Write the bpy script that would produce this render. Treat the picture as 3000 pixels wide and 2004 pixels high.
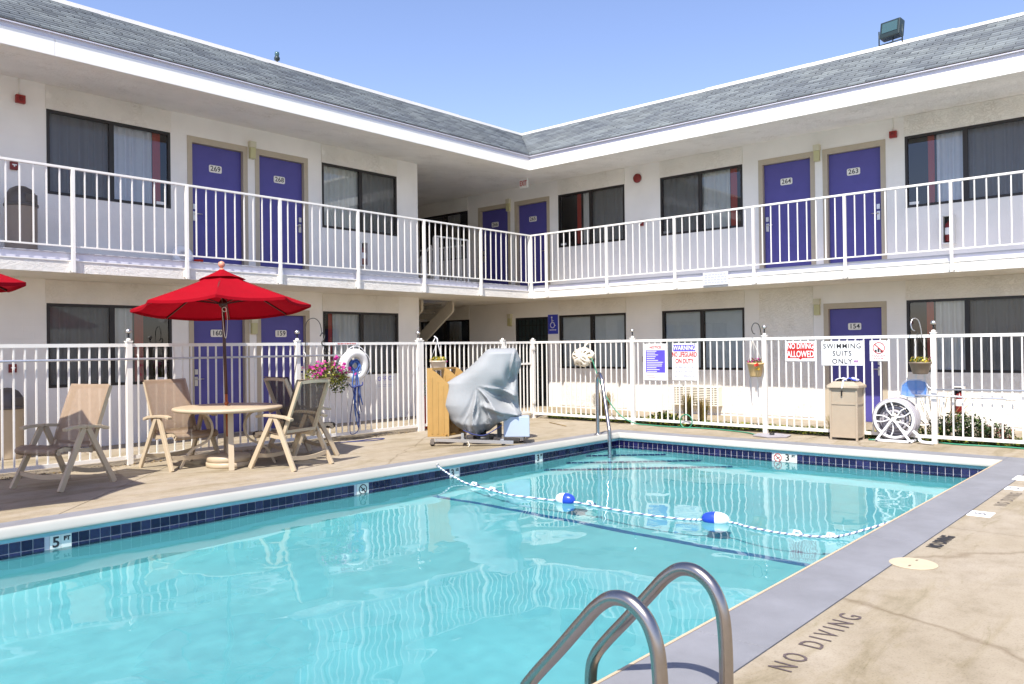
import bpy, bmesh, math, random
from mathutils import Vector, Matrix, noise
R = math.radians
PI = math.pi
random.seed(7)
for o in list(bpy.data.objects):
    bpy.data.objects.remove(o)
S = bpy.context.scene
C = S.collection

# ------------------------------------------------------------------ camera
YAW, PITCH, ROLL = 0.7228, 0.0056, 0.0123
cam = bpy.data.cameras.new('camera')
cam.sensor_width = 36.0
cam.lens = 36.0 * 2367.44 / 3000.0
cam.clip_start = 0.05
cam.clip_end = 3000
camo = bpy.data.objects.new('camera', cam)
C.objects.link(camo)
fw = Vector((math.cos(YAW) * math.cos(PITCH), math.sin(YAW) * math.cos(PITCH), math.sin(PITCH)))
rt = Vector((math.sin(YAW), -math.cos(YAW), 0))
up = rt.cross(fw)
cr_, sr_ = math.cos(ROLL), math.sin(ROLL)
# image x = x0*cos + y0*sin ; a point seen at screen right is rolled
rt2 = rt * cr_ - up * sr_
up2 = up * cr_ + rt * sr_
camo.matrix_world = Matrix(((rt2.x, up2.x, -fw.x, 0), (rt2.y, up2.y, -fw.y, 0), (rt2.z, up2.z, -fw.z, 1.5), (0, 0, 0, 1)))
S.camera = camo

# ------------------------------------------------------------------ sky, sun, exposure
SUN_AZ = R(24)        # light travels along (cos, sin) of this angle
SUN_EL = R(54.6)
w = bpy.data.worlds.new('World')
S.world = w
w.use_nodes = True
nt = w.node_tree
nt.nodes.clear()
sky = nt.nodes.new('ShaderNodeTexSky')
sky.sky_type = 'NISHITA'
sky.sun_disc = False
sky.sun_elevation = SUN_EL
sky.sun_rotation = math.atan2(-math.cos(SUN_AZ), -math.sin(SUN_AZ))
sky.air_density = 1.0
sky.dust_density = 0.6
sky.ozone_density = 2.2
bg = nt.nodes.new('ShaderNodeBackground')
bg.inputs['Strength'].default_value = 0.1
wo = nt.nodes.new('ShaderNodeOutputWorld')
wbt = nt.nodes.new('ShaderNodeMixRGB')      # white balance of the sky light
wbt.blend_type = 'MULTIPLY'
wbt.inputs[0].default_value = 1
wbt.inputs[2].default_value = (.88, .80, .88, 1)
nt.links.new(sky.outputs[0], wbt.inputs[1])
nt.links.new(wbt.outputs[0], bg.inputs[0])
nt.links.new(bg.outputs[0], wo.inputs[0])
sl = bpy.data.lights.new('sun', 'SUN')
sl.energy = 2.75
sl.angle = R(0.6)
sl.color = (1.0, 0.955, 0.88)
so = bpy.data.objects.new('sun', sl)
C.objects.link(so)
sl.cycles.is_caustics_light = True
tr = Vector((math.cos(SUN_AZ) * math.cos(SUN_EL), math.sin(SUN_AZ) * math.cos(SUN_EL), -math.sin(SUN_EL)))
so.rotation_euler = tr.to_track_quat('-Z', 'Y').to_euler()
so.location = (-20, -10, 30)
S.view_settings.view_transform = 'Standard'
S.view_settings.look = 'None'
S.view_settings.gamma = 1
S.view_settings.exposure = 1.46
S.view_settings.use_curve_mapping = False
S.cycles.max_bounces = 12
S.cycles.diffuse_bounces = 8
S.cycles.transparent_max_bounces = 16
S.cycles.caustics_refractive = True
S.cycles.caustics_reflective = False
S.cycles.sample_clamp_indirect = 6
S.cycles.blur_glossy = 0.3

# ------------------------------------------------------------------ materials
def lin(c):
    return tuple(((v / 255) / 12.92 if v / 255 <= 0.04045 else ((v / 255 + 0.055) / 1.055) ** 2.4) for v in c)

def mat(name, col, rough=0.6, metal=0.0, spec=0.5, var=0.0, vscale=8.0, bump=0.0, bscale=40.0, trans=0.0, alpha=1.0,
        col2=None, c2scale=1.5, c2amt=0.5, stretch=None, coat=0.0, wn=False):
    m = bpy.data.materials.new(name)
    m.use_nodes = True
    n = m.node_tree
    b = n.nodes['Principled BSDF']
    b.inputs['Base Color'].default_value = (*col, 1)
    b.inputs['Roughness'].default_value = rough
    b.inputs['Metallic'].default_value = metal
    b.inputs['Specular IOR Level'].default_value = spec
    b.inputs['Alpha'].default_value = alpha
    if coat:
        b.inputs['Coat Weight'].default_value = coat
    tc = n.nodes.new('ShaderNodeTexCoord')
    src = tc.outputs['Object']
    if wn:
        g = n.nodes.new('ShaderNodeNewGeometry')
        src = g.outputs['Position']
    if stretch:
        mp = n.nodes.new('ShaderNodeMapping')
        mp.inputs['Scale'].default_value = stretch
        n.links.new(src, mp.inputs[0])
        src = mp.outputs[0]
    last = None
    if col2 or var:
        nz = n.nodes.new('ShaderNodeTexNoise')
        nz.inputs['Scale'].default_value = c2scale if col2 else vscale
        nz.inputs['Detail'].default_value = 6
        nz.inputs['Roughness'].default_value = 0.6
        n.links.new(src, nz.inputs['Vector'])
        rp = n.nodes.new('ShaderNodeValToRGB')
        if col2:
            rp.color_ramp.elements[0].position = 0.5 - 0.22 * (1 + c2amt) * 0.5
            rp.color_ramp.elements[1].position = 0.5 + 0.3 * (1 - c2amt * 0.5)
            rp.color_ramp.elements[0].color = (*col2, 1)
            rp.color_ramp.elements[1].color = (*col, 1)
        else:
            rp.color_ramp.elements[0].position = 0.3
            rp.color_ramp.elements[1].position = 0.7
            rp.color_ramp.elements[0].color = (*[c * (1 - var) for c in col], 1)
            rp.color_ramp.elements[1].color = (*[min(1, c * (1 + var * 0.6)) for c in col], 1)
        n.links.new(nz.outputs['Fac'], rp.inputs[0])
        n.links.new(rp.outputs[0], b.inputs['Base Color'])
        last = rp
    if bump:
        n2 = n.nodes.new('ShaderNodeTexNoise')
        n2.inputs['Scale'].default_value = bscale
        n2.inputs['Detail'].default_value = 5
        n.links.new(src, n2.inputs['Vector'])
        bp = n.nodes.new('ShaderNodeBump')
        bp.inputs['Strength'].default_value = bump
        bp.inputs['Distance'].default_value = 0.01
        n.links.new(n2.outputs['Fac'], bp.inputs['Height'])
        n.links.new(bp.outputs[0], b.inputs['Normal'])
    if trans:
        tl = n.nodes.new('ShaderNodeBsdfTranslucent')
        tl.inputs[0].default_value = (*col, 1)
        if last:
            n.links.new(last.outputs[0], tl.inputs[0])
        mx = n.nodes.new('ShaderNodeMixShader')
        mx.inputs[0].default_value = trans
        n.links.new(b.outputs[0], mx.inputs[1])
        n.links.new(tl.outputs[0], mx.inputs[2])
        n.links.new(mx.outputs[0], n.nodes['Material Output'].inputs[0])
    return m

M = {}
M['white'] = mat('white_paint', (.84, .81, .75), .45, var=.04, vscale=3)
M['white_metal'] = mat('white_powder_coat', (.82, .79, .73), .35, var=.05, vscale=5)
M['fascia'] = mat('fascia_paint', (.88, .85, .79), .55, var=.04, vscale=1.2, bump=.15, bscale=12)
M['edge'] = mat('lavender_edge', (.60, .59, .66), .6, var=.05)
M['brown'] = mat('bronze_frame', (.016, .012, .010), .45)
M['doorpaint'] = mat('purple_door_paint', (.078, .068, .285), .5, var=.10, vscale=3.5)
M['tan'] = mat('tan_frame_paint', (.46, .39, .29), .5, var=.05)
M['plate'] = mat('number_plate_white', (.78, .75, .68), .4)
M['black'] = mat('black', (.012, .012, .012), .5)
M['steel'] = mat('brushed_steel', (.62, .60, .58), .3, metal=1.0)
M['rail_steel'] = mat('handrail_steel', (.40, .39, .42), .2, metal=1.0)
M['steel_dark'] = mat('ladder_steel', (.36, .325, .30), .26, metal=1.0, var=.06, vscale=30)
M['red'] = mat('alarm_red', (.27, .012, .010), .45)
M['darkred'] = mat('dark_red', (.20, .015, .012), .5)
M['lightbox'] = mat('wall_light_tan', (.60, .56, .42), .5)
M['lens'] = mat('wall_light_lens', (.50, .47, .25), .35)
M['can'] = mat('trash_can_brown', (.26, .21, .17), .5, var=.05)
M['canlid'] = mat('trash_can_lid', (.10, .085, .075), .45)
M['canbody'] = mat('trash_can_tan', (.47, .38, .27), .5, var=.05)
M['resin'] = mat('resin_tan', (.50, .40, .27), .42, var=.06, vscale=6)
M['sling'] = mat('sling_taupe', (.31, .22, .145), .75, var=.08, vscale=20, bump=.2, bscale=400, trans=.04)
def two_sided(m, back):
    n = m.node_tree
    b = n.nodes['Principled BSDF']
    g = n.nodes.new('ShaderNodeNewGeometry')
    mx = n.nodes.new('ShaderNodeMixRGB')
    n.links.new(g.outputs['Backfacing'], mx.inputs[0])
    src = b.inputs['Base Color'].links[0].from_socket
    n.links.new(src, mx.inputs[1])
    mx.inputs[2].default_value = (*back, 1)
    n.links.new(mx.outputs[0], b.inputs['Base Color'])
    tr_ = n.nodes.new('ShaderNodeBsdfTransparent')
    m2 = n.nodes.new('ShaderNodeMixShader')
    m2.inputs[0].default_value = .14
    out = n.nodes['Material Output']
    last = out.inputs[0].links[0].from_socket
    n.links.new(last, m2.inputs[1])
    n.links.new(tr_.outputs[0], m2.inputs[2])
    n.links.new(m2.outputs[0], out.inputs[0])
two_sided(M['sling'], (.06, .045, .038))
M['slingdark'] = mat('sling_stripe', (.10, .075, .065), .75, trans=.1)
M['canopy'] = mat('red_canvas', (.36, .003, .012), .9, spec=.12, var=.10, vscale=3, bump=.3, bscale=120, trans=.22)
M['pole'] = mat('dark_wood_pole', (.055, .014, .010), .35, var=.2, vscale=14)
M['polelow'] = mat('orange_wood_pole', (.36, .09, .02), .4, var=.2, vscale=14)
M['finial'] = mat('wood_finial', (.62, .28, .18), .4)
M['cream'] = mat('cream', (.80, .74, .62), .5, var=.08)
M['skirt'] = mat('blue_grey_band', (.26, .26, .278), .62, col2=(.20, .20, .212), c2scale=2.6, c2amt=.1, bump=.25, bscale=160, wn=True)
M['nosing'] = mat('white_nosing', (.43, .42, .375), .45, var=.06, vscale=2)
M['nosing_edge'] = mat('tan_edge', (.55, .42, .28), .6, var=.12, vscale=9)
M['tile'] = mat('navy_tile', (.008, .008, .048), .16, var=.45, vscale=12, spec=.4)
M['tile2'] = mat('indigo_tile', (.016, .012, .075), .2, var=.3, vscale=12, spec=.6)
M['grout'] = mat('grout', (.62, .56, .60), .7, var=.12, vscale=10)
M['recessblue'] = mat('recess_shade_blue', (.30, .50, .58), .2, var=.1)  # shaded recess under the nosing, its water reflection put in as colour
M['tilewhite'] = mat('white_tile', (.74, .74, .68), .2, var=.05)
M['plaster'] = mat('pool_plaster', (.55, .80, .80), .7, var=.05, vscale=1.2)
M['stepplaster'] = mat('pool_step_plaster', (.70, .82, .80), .7, var=.05, vscale=2)
M['floorline'] = mat('blue_floor_line', (.06, .20, .42), .6)
M['navyline'] = mat('navy_line_tile', (.015, .03, .16), .3)
M['asphalt'] = mat('dark_soil', (.05, .04, .028), .95, var=.4, vscale=14, wn=True)
M['paleground'] = mat('pale_bounce_ground', (.34, .31, .27), .9, var=.15, vscale=.6, wn=True)  # unseen ground around the deck, made pale to bounce light onto shaded walls
M['leaf'] = mat('leaf_green', (.085, .14, .022), .6, var=.45, vscale=9, trans=.3)
M['leafdark'] = mat('leaf_dark', (.035, .07, .018), .55, var=.4, vscale=9, trans=.25)
M['leafyellow'] = mat('leaf_yellow_green', (.36, .36, .05), .6, var=.35, vscale=14, trans=.3)
M['straw'] = mat('dry_grass', (.42, .28, .10), .7, var=.35, vscale=10, trans=.3)
M['magenta'] = mat('petal_magenta', (.62, .045, .34), .6, var=.35, vscale=16, trans=.3)
M['petalred'] = mat('petal_red', (.70, .03, .01), .6, var=.2, trans=.2)
M['petalyellow'] = mat('petal_yellow', (.80, .55, .04), .6, trans=.2)
M['potcream'] = mat('pot_cream', (.66, .56, .44), .5, var=.06)
M['potorange'] = mat('pot_tan', (.56, .38, .17), .5, var=.08)
M['potbrown'] = mat('pot_brown', (.20, .145, .10), .5)
M['potred'] = mat('pot_red', (.36, .012, .012), .3)
M['ropeblue'] = mat('rope_blue', (.06, .15, .46), .7, var=.3, vscale=30)
M['navy'] = mat('rope_navy', (.03, .04, .16), .7)
M['ropeshade'] = mat('rope_slate', (.14, .17, .27), .7)
M['ropewhite'] = mat('rope_white', (.78, .78, .80), .7)
M['floatblue'] = mat('float_blue', (.02, .06, .48), .28)
M['floatwhite'] = mat('float_white', (.84, .84, .84), .28)
M['ring'] = mat('ring_white', (.84, .81, .76), .55, var=.05)
M['cover'] = mat('grey_cover', (.30, .31, .315), .66, var=.06, vscale=4, bump=.3, bscale=60)
M['ochre'] = mat('ochre_plastic', (.42, .245, .07), .45, var=.06)
M['whitebox'] = mat('white_box', (.40, .46, .56), .35)
M['hosegreen'] = mat('green_hose', (.04, .24, .14), .4)
M['hosegrey'] = mat('grey_hose', (.34, .32, .34), .5, var=.08)
M['bin'] = mat('bin_tan', (.40, .325, .235), .5, var=.05, bump=.3, bscale=120)
M['towelblue'] = mat('towel_blue', (.05, .07, .45), .9)
M['signred'] = mat('sign_red', (.46, .016, .012), .5)
M['signblue'] = mat('sign_purple', (.10, .07, .52), .5)
M['signwhite'] = mat('sign_white', (.80, .79, .77), .5, var=.03)
M['faded'] = mat('sign_faded_print', (.26, .25, .40), .6)
M['fadedlight'] = mat('faded_print_light', (.44, .45, .50), .7)
M['fadedboard'] = mat('faded_board', (.62, .63, .68), .7)
M['access'] = mat('access_blue', (.035, .05, .42), .45)
M['textdark'] = mat('lettering_dark', (.03, .028, .03), .6)
M['texttan'] = mat('lettering_worn', (.115, .085, .08), .8, var=.4, vscale=40)
M['textfaint'] = mat('lettering_faint', (.17, .14, .115), .8, var=.4, vscale=40)
M['netblue'] = mat('skimmer_blue', (.08, .22, .55), .5, alpha=.85)
M['poolpole'] = mat('pool_pole', (.60, .62, .68), .35, metal=.6)
M['ext'] = mat('extinguisher_red', (.17, .008, .008), .3)
M['cabinet'] = mat('cabinet_white', (.72, .70, .66), .45)
M['floodmetal'] = mat('floodlight_dark', (.02, .035, .035), .45)
M['floodglass'] = mat('floodlight_glass', (.06, .12, .13), .15, spec=.5)
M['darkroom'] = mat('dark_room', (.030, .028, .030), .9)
M['redcurtain'] = mat('red_curtain', (.46, .05, .03), .85)
M['lid'] = mat('skimmer_lid', (.52, .44, .30), .55, var=.05)
M['stair'] = mat('stair_paint', (.62, .56, .46), .55, var=.05)
M['tread'] = mat('stair_tread', (.20, .18, .16), .8, var=.1)
M['blind'] = mat('window_blind', (.72, .77, .74), .75, var=.04)
M['walk'] = mat('walk_floor', (.46, .46, .50), .7)

# curtain: grey-cream with soft vertical weave
M['curtain'] = mat('curtain', (.78, .77, .72), .85, var=.05, vscale=4)
M['curtainsky'] = mat('curtain_sky_tint', (.78, .78, .84), .85, var=.04)  # curtain copy with the blue of the sky light put into its colour

def screen_mat():
    m = bpy.data.materials.new('insect_screen')
    m.use_nodes = True
    n = m.node_tree
    b = n.nodes['Principled BSDF']
    b.inputs['Base Color'].default_value = (.035, .032, .032, 1)
    b.inputs['Roughness'].default_value = .6
    t = n.nodes.new('ShaderNodeBsdfTransparent')
    mx = n.nodes.new('ShaderNodeMixShader')
    mx.inputs[0].default_value = .46
    n.links.new(t.outputs[0], mx.inputs[1])
    n.links.new(b.outputs[0], mx.inputs[2])
    n.links.new(mx.outputs[0], n.nodes['Material Output'].inputs[0])
    return m
M['screen'] = screen_mat()

def pane_mat():
    m = bpy.data.materials.new('window_glass')
    m.use_nodes = True
    n = m.node_tree
    n.nodes.remove(n.nodes['Principled BSDF'])
    t = n.nodes.new('ShaderNodeBsdfTransparent')
    t.inputs[0].default_value = (.96, .975, .97, 1)
    g = n.nodes.new('ShaderNodeBsdfGlossy')
    g.inputs['Roughness'].default_value = 0.015
    f = n.nodes.new('ShaderNodeFresnel')
    f.inputs[0].default_value = 1.5
    mt = n.nodes.new('ShaderNodeMath')
    mt.operation = 'MULTIPLY_ADD'
    mt.inputs[1].default_value = 1.5
    mt.inputs[2].default_value = 0.03
    mx = n.nodes.new('ShaderNodeMixShader')
    n.links.new(f.outputs[0], mt.inputs[0])
    n.links.new(mt.outputs[0], mx.inputs[0])
    n.links.new(t.outputs[0], mx.inputs[1])
    n.links.new(g.outputs[0], mx.inputs[2])
    n.links.new(mx.outputs[0], n.nodes['Material Output'].inputs[0])
    return m
M['glass'] = pane_mat()

def wall_mat(name, col, rough_swirl):
    """painted block wall (faint courses) or swirled stucco panel"""
    m = mat(name, col, .7)
    n = m.node_tree
    b = n.nodes['Principled BSDF']
    tc = n.nodes.new('ShaderNodeTexCoord')
    mp = n.nodes.new('ShaderNodeMapping')
    n.links.new(tc.outputs['Object'], mp.inputs[0])
    bp = n.nodes.new('ShaderNodeBump')
    bp.inputs['Distance'].default_value = 0.012
    nz = n.nodes.new('ShaderNodeTexNoise')
    nz.inputs['Scale'].default_value = 1.3
    nz.inputs['Detail'].default_value = 8
    n.links.new(tc.outputs['Object'], nz.inputs['Vector'])
    rp = n.nodes.new('ShaderNodeValToRGB')
    rp.color_ramp.elements[0].position = .32
    rp.color_ramp.elements[1].position = .62
    rp.color_ramp.elements[0].color = (*[c * .91 for c in col], 1)
    rp.color_ramp.elements[1].color = (*col, 1)
    n.links.new(nz.outputs['Fac'], rp.inputs[0])
    if rough_swirl:
        mp.inputs['Scale'].default_value = (3.2, 3.2, 4.2)
        n3 = n.nodes.new('ShaderNodeTexNoise')
        n3.inputs['Scale'].default_value = 2.2
        n3.inputs['Detail'].default_value = 7
        n3.inputs['Roughness'].default_value = .72
        n3.inputs['Distortion'].default_value = 2.6
        n.links.new(mp.outputs[0], n3.inputs['Vector'])
        r2 = n.nodes.new('ShaderNodeValToRGB')
        r2.color_ramp.elements[0].position = .46
        r2.color_ramp.elements[1].position = .54
        n.links.new(n3.outputs['Fac'], r2.inputs[0])
        n.links.new(r2.outputs[0], bp.inputs['Height'])
        bp.inputs['Strength'].default_value = .55
        # dirt caught along the ridges
        r3 = n.nodes.new('ShaderNodeValToRGB')
        r3.color_ramp.elements[0].position = .478
        r3.color_ramp.elements[0].color = (1, 1, 1, 1)
        e = r3.color_ramp.elements.new(.5)
        e.color = (.55, .51, .42, 1)
        r3.color_ramp.elements[-1].position = .522
        r3.color_ramp.elements[-1].color = (1, 1, 1, 1)
        n.links.new(n3.outputs['Fac'], r3.inputs[0])
        n4 = n.nodes.new('ShaderNodeTexNoise')
        n4.inputs['Scale'].default_value = 2.0
        n.links.new(tc.outputs['Object'], n4.inputs['Vector'])
        r4 = n.nodes.new('ShaderNodeValToRGB')
        r4.color_ramp.elements[0].position = .52
        r4.color_ramp.elements[1].position = .68
        n.links.new(n4.outputs['Fac'], r4.inputs[0])
        mm = n.nodes.new('ShaderNodeMixRGB')
        mm.blend_type = 'MULTIPLY'
        n.links.new(r4.outputs[0], mm.inputs[0])
        n.links.new(rp.outputs[0], mm.inputs[1])
        n.links.new(r3.outputs[0], mm.inputs[2])
        n.links.new(mm.outputs[0], b.inputs['Base Color'])
    else:
        br = n.nodes.new('ShaderNodeTexBrick')
        mp.inputs['Rotation'].default_value = (PI / 2, 0, 0)
        br.inputs['Scale'].default_value = 1.0
        br.inputs['Mortar Size'].default_value = .004
        br.inputs['Mortar Smooth'].default_value = .6
        br.inputs['Brick Width'].default_value = .3
        br.inputs['Row Height'].default_value = .1
        br.inputs['Color1'].default_value = (1, 1, 1, 1)
        br.inputs['Color2'].default_value = (.93, .93, .93, 1)
        br.inputs['Mortar'].default_value = (.2, .2, .2, 1)
        n.links.new(mp.outputs[0], br.inputs['Vector'])
        n.links.new(br.outputs['Color'], bp.inputs['Height'])
        bp.inputs['Strength'].default_value = .28
        n.links.new(rp.outputs[0], b.inputs['Base Color'])
    n.links.new(bp.outputs[0], b.inputs['Normal'])
    return m
M['wall'] = wall_mat('painted_block_wall', (.84, .81, .765), False)
M['stucco'] = wall_mat('swirl_stucco', (.84, .80, .73), True)
M['soffit'] = wall_mat('soffit_stucco', (.90, .85, .77), True)

def concrete_mat():
    m = bpy.data.materials.new('deck_concrete')
    m.use_nodes = True
    n = m.node_tree
    b = n.nodes['Principled BSDF']
    b.inputs['Roughness'].default_value = .8
    g = n.nodes.new('ShaderNodeNewGeometry')
    P = g.outputs['Position']
    def noise_(scale, detail=6, rough=.6, st=None, dist=0):
        src = P
        if st:
            mp = n.nodes.new('ShaderNodeMapping')
            mp.inputs['Scale'].default_value = st[:3]
            mp.inputs['Rotation'].default_value = (0, 0, st[3])
            n.links.new(P, mp.inputs[0])
            src = mp.outputs[0]
        z = n.nodes.new('ShaderNodeTexNoise')
        z.inputs['Scale'].default_value = scale
        z.inputs['Detail'].default_value = detail
        z.inputs['Roughness'].default_value = rough
        z.inputs['Distortion'].default_value = dist
        n.links.new(src, z.inputs['Vector'])
        return z.outputs['Fac']
    def ramp(fac, stops):
        r = n.nodes.new('ShaderNodeValToRGB')
        el = r.color_ramp.elements
        el[0].position, el[0].color = stops[0][0], (*stops[0][1], 1)
        el[1].position, el[1].color = stops[-1][0], (*stops[-1][1], 1)
        for p_, c_ in stops[1:-1]:
            e = el.new(p_)
            e.color = (*c_, 1)
        n.links.new(fac, r.inputs[0])
        return r.outputs[0]
    def mul(a, b_, f=1.0):
        x = n.nodes.new('ShaderNodeMixRGB')
        x.blend_type = 'MULTIPLY'
        x.inputs[0].default_value = f
        n.links.new(a, x.inputs[1])
        n.links.new(b_, x.inputs[2])
        return x.outputs[0]
    base = ramp(noise_(.55), [(.3, (.275, .226, .152)), (.5, (.345, .29, .21)), (.72, (.37, .318, .25))])
    base = mul(base, ramp(noise_(4.2, 10, .75), [(.34, (.80, .78, .73)), (.5, (.98, .97, .96)), (.66, (1.06, 1.06, 1.06))]))
    base = mul(base, ramp(noise_(85, 3, .6), [(.34, (.80, .79, .77)), (.46, (1, 1, 1))]))
    base = mul(base, ramp(noise_(2.3, 9, .8, (.5, 2.2, 1, R(-30)), 1.2), [(.33, (.66, .66, .50)), (.42, (1, 1, 1))]), .75)
    # mossy, damp streaks trailing away from the water
    streak = ramp(noise_(1.1, 7, .68, (.55, 2.6, 1, R(-38)), .6), [(.36, (.62, .60, .46)), (.43, (.86, .84, .74)), (.5, (1, 1, 1))])
    base = mul(base, streak, .62)
    spot = ramp(noise_(3.2, 5, .7), [(.27, (.55, .50, .44)), (.34, (1, 1, 1))])
    base = mul(base, spot, .8)
    # cracks
    v = n.nodes.new('ShaderNodeTexVoronoi')
    v.feature = 'DISTANCE_TO_EDGE'
    v.inputs['Scale'].default_value = .17
    z = n.nodes.new('ShaderNodeTexNoise')
    z.inputs['Scale'].default_value = 2.5
    z.inputs['Detail'].default_value = 8
    n.links.new(P, z.inputs['Vector'])
    ad = n.nodes.new('ShaderNodeMixRGB')
    ad.blend_type = 'ADD'
    ad.inputs[0].default_value = .22
    n.links.new(P, ad.inputs[1])
    n.links.new(z.outputs['Color'], ad.inputs[2])
    n.links.new(ad.outputs[0], v.inputs['Vector'])
    crack = ramp(v.outputs['Distance'], [(.0, (.62, .57, .50)), (.0006, (.8, .76, .7)), (.0013, (1, 1, 1))])
    base = mul(base, crack, .8)
    n.links.new(base, b.inputs['Base Color'])
    bp = n.nodes.new('ShaderNodeBump')
    bp.inputs['Strength'].default_value = .25
    bp.inputs['Distance'].default_value = .004
    n.links.new(noise_(90, 4), bp.inputs['Height'])
    n.links.new(bp.outputs[0], b.inputs['Normal'])
    return m
M['deck'] = concrete_mat()

def shingle_mat():
    m = mat('shingle_grey', (.2, .22, .22), .85, bump=.4, bscale=150)
    n = m.node_tree
    b = n.nodes['Principled BSDF']
    g = n.nodes.new('ShaderNodeNewGeometry')
    z = n.nodes.new('ShaderNodeTexNoise')
    z.inputs['Scale'].default_value = 1.1
    z.inputs['Detail'].default_value = 6
    n.links.new(g.outputs['Position'], z.inputs['Vector'])
    r = n.nodes.new('ShaderNodeValToRGB')
    r.color_ramp.elements[0].position = .35
    r.color_ramp.elements[0].color = (.155, .175, .188, 1)
    r.color_ramp.elements[1].position = .65
    r.color_ramp.elements[1].color = (.185, .205, .208, 1)
    n.links.new(z.outputs['Fac'], r.inputs[0])
    mx = n.nodes.new('ShaderNodeMixRGB')
    mx.blend_type = 'MULTIPLY'
    mx.inputs[0].default_value = 1
    rr = n.nodes.new('ShaderNodeValToRGB')
    rr.color_ramp.elements[0].color = (.62, .62, .65, 1)
    rr.color_ramp.elements[1].color = (1.12, 1.12, 1.1, 1)
    n.links.new(g.outputs['Random Per Island'], rr.inputs[0])
    n.links.new(r.outputs[0], mx.inputs[1])
    n.links.new(rr.outputs[0], mx.inputs[2])
    n.links.new(mx.outputs[0], b.inputs['Base Color'])
    return m
M['shingle'] = shingle_mat()

def water_mat():
    m = bpy.data.materials.new('pool_water')
    m.use_nodes = True
    n = m.node_tree
    n.nodes.remove(n.nodes['Principled BSDF'])
    gl = n.nodes.new('ShaderNodeBsdfRefraction')
    gl.inputs['IOR'].default_value = 1.33
    gl.inputs['Roughness'].default_value = 0.0
    gl.inputs['Color'].default_value = (.545, .83, .86, 1)
    gs = n.nodes.new('ShaderNodeBsdfGlossy')
    gs.inputs['Roughness'].default_value = 0.0
    f = n.nodes.new('ShaderNodeFresnel')
    f.inputs[0].default_value = 1.33
    mx = n.nodes.new('ShaderNodeMixShader')
    n.links.new(f.outputs[0], mx.inputs[0])
    n.links.new(gl.outputs[0], mx.inputs[1])
    n.links.new(gs.outputs[0], mx.inputs[2])
    n.links.new(mx.outputs[0], n.nodes['Material Output'].inputs[0])
    return m
M['water'] = water_mat()

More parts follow.
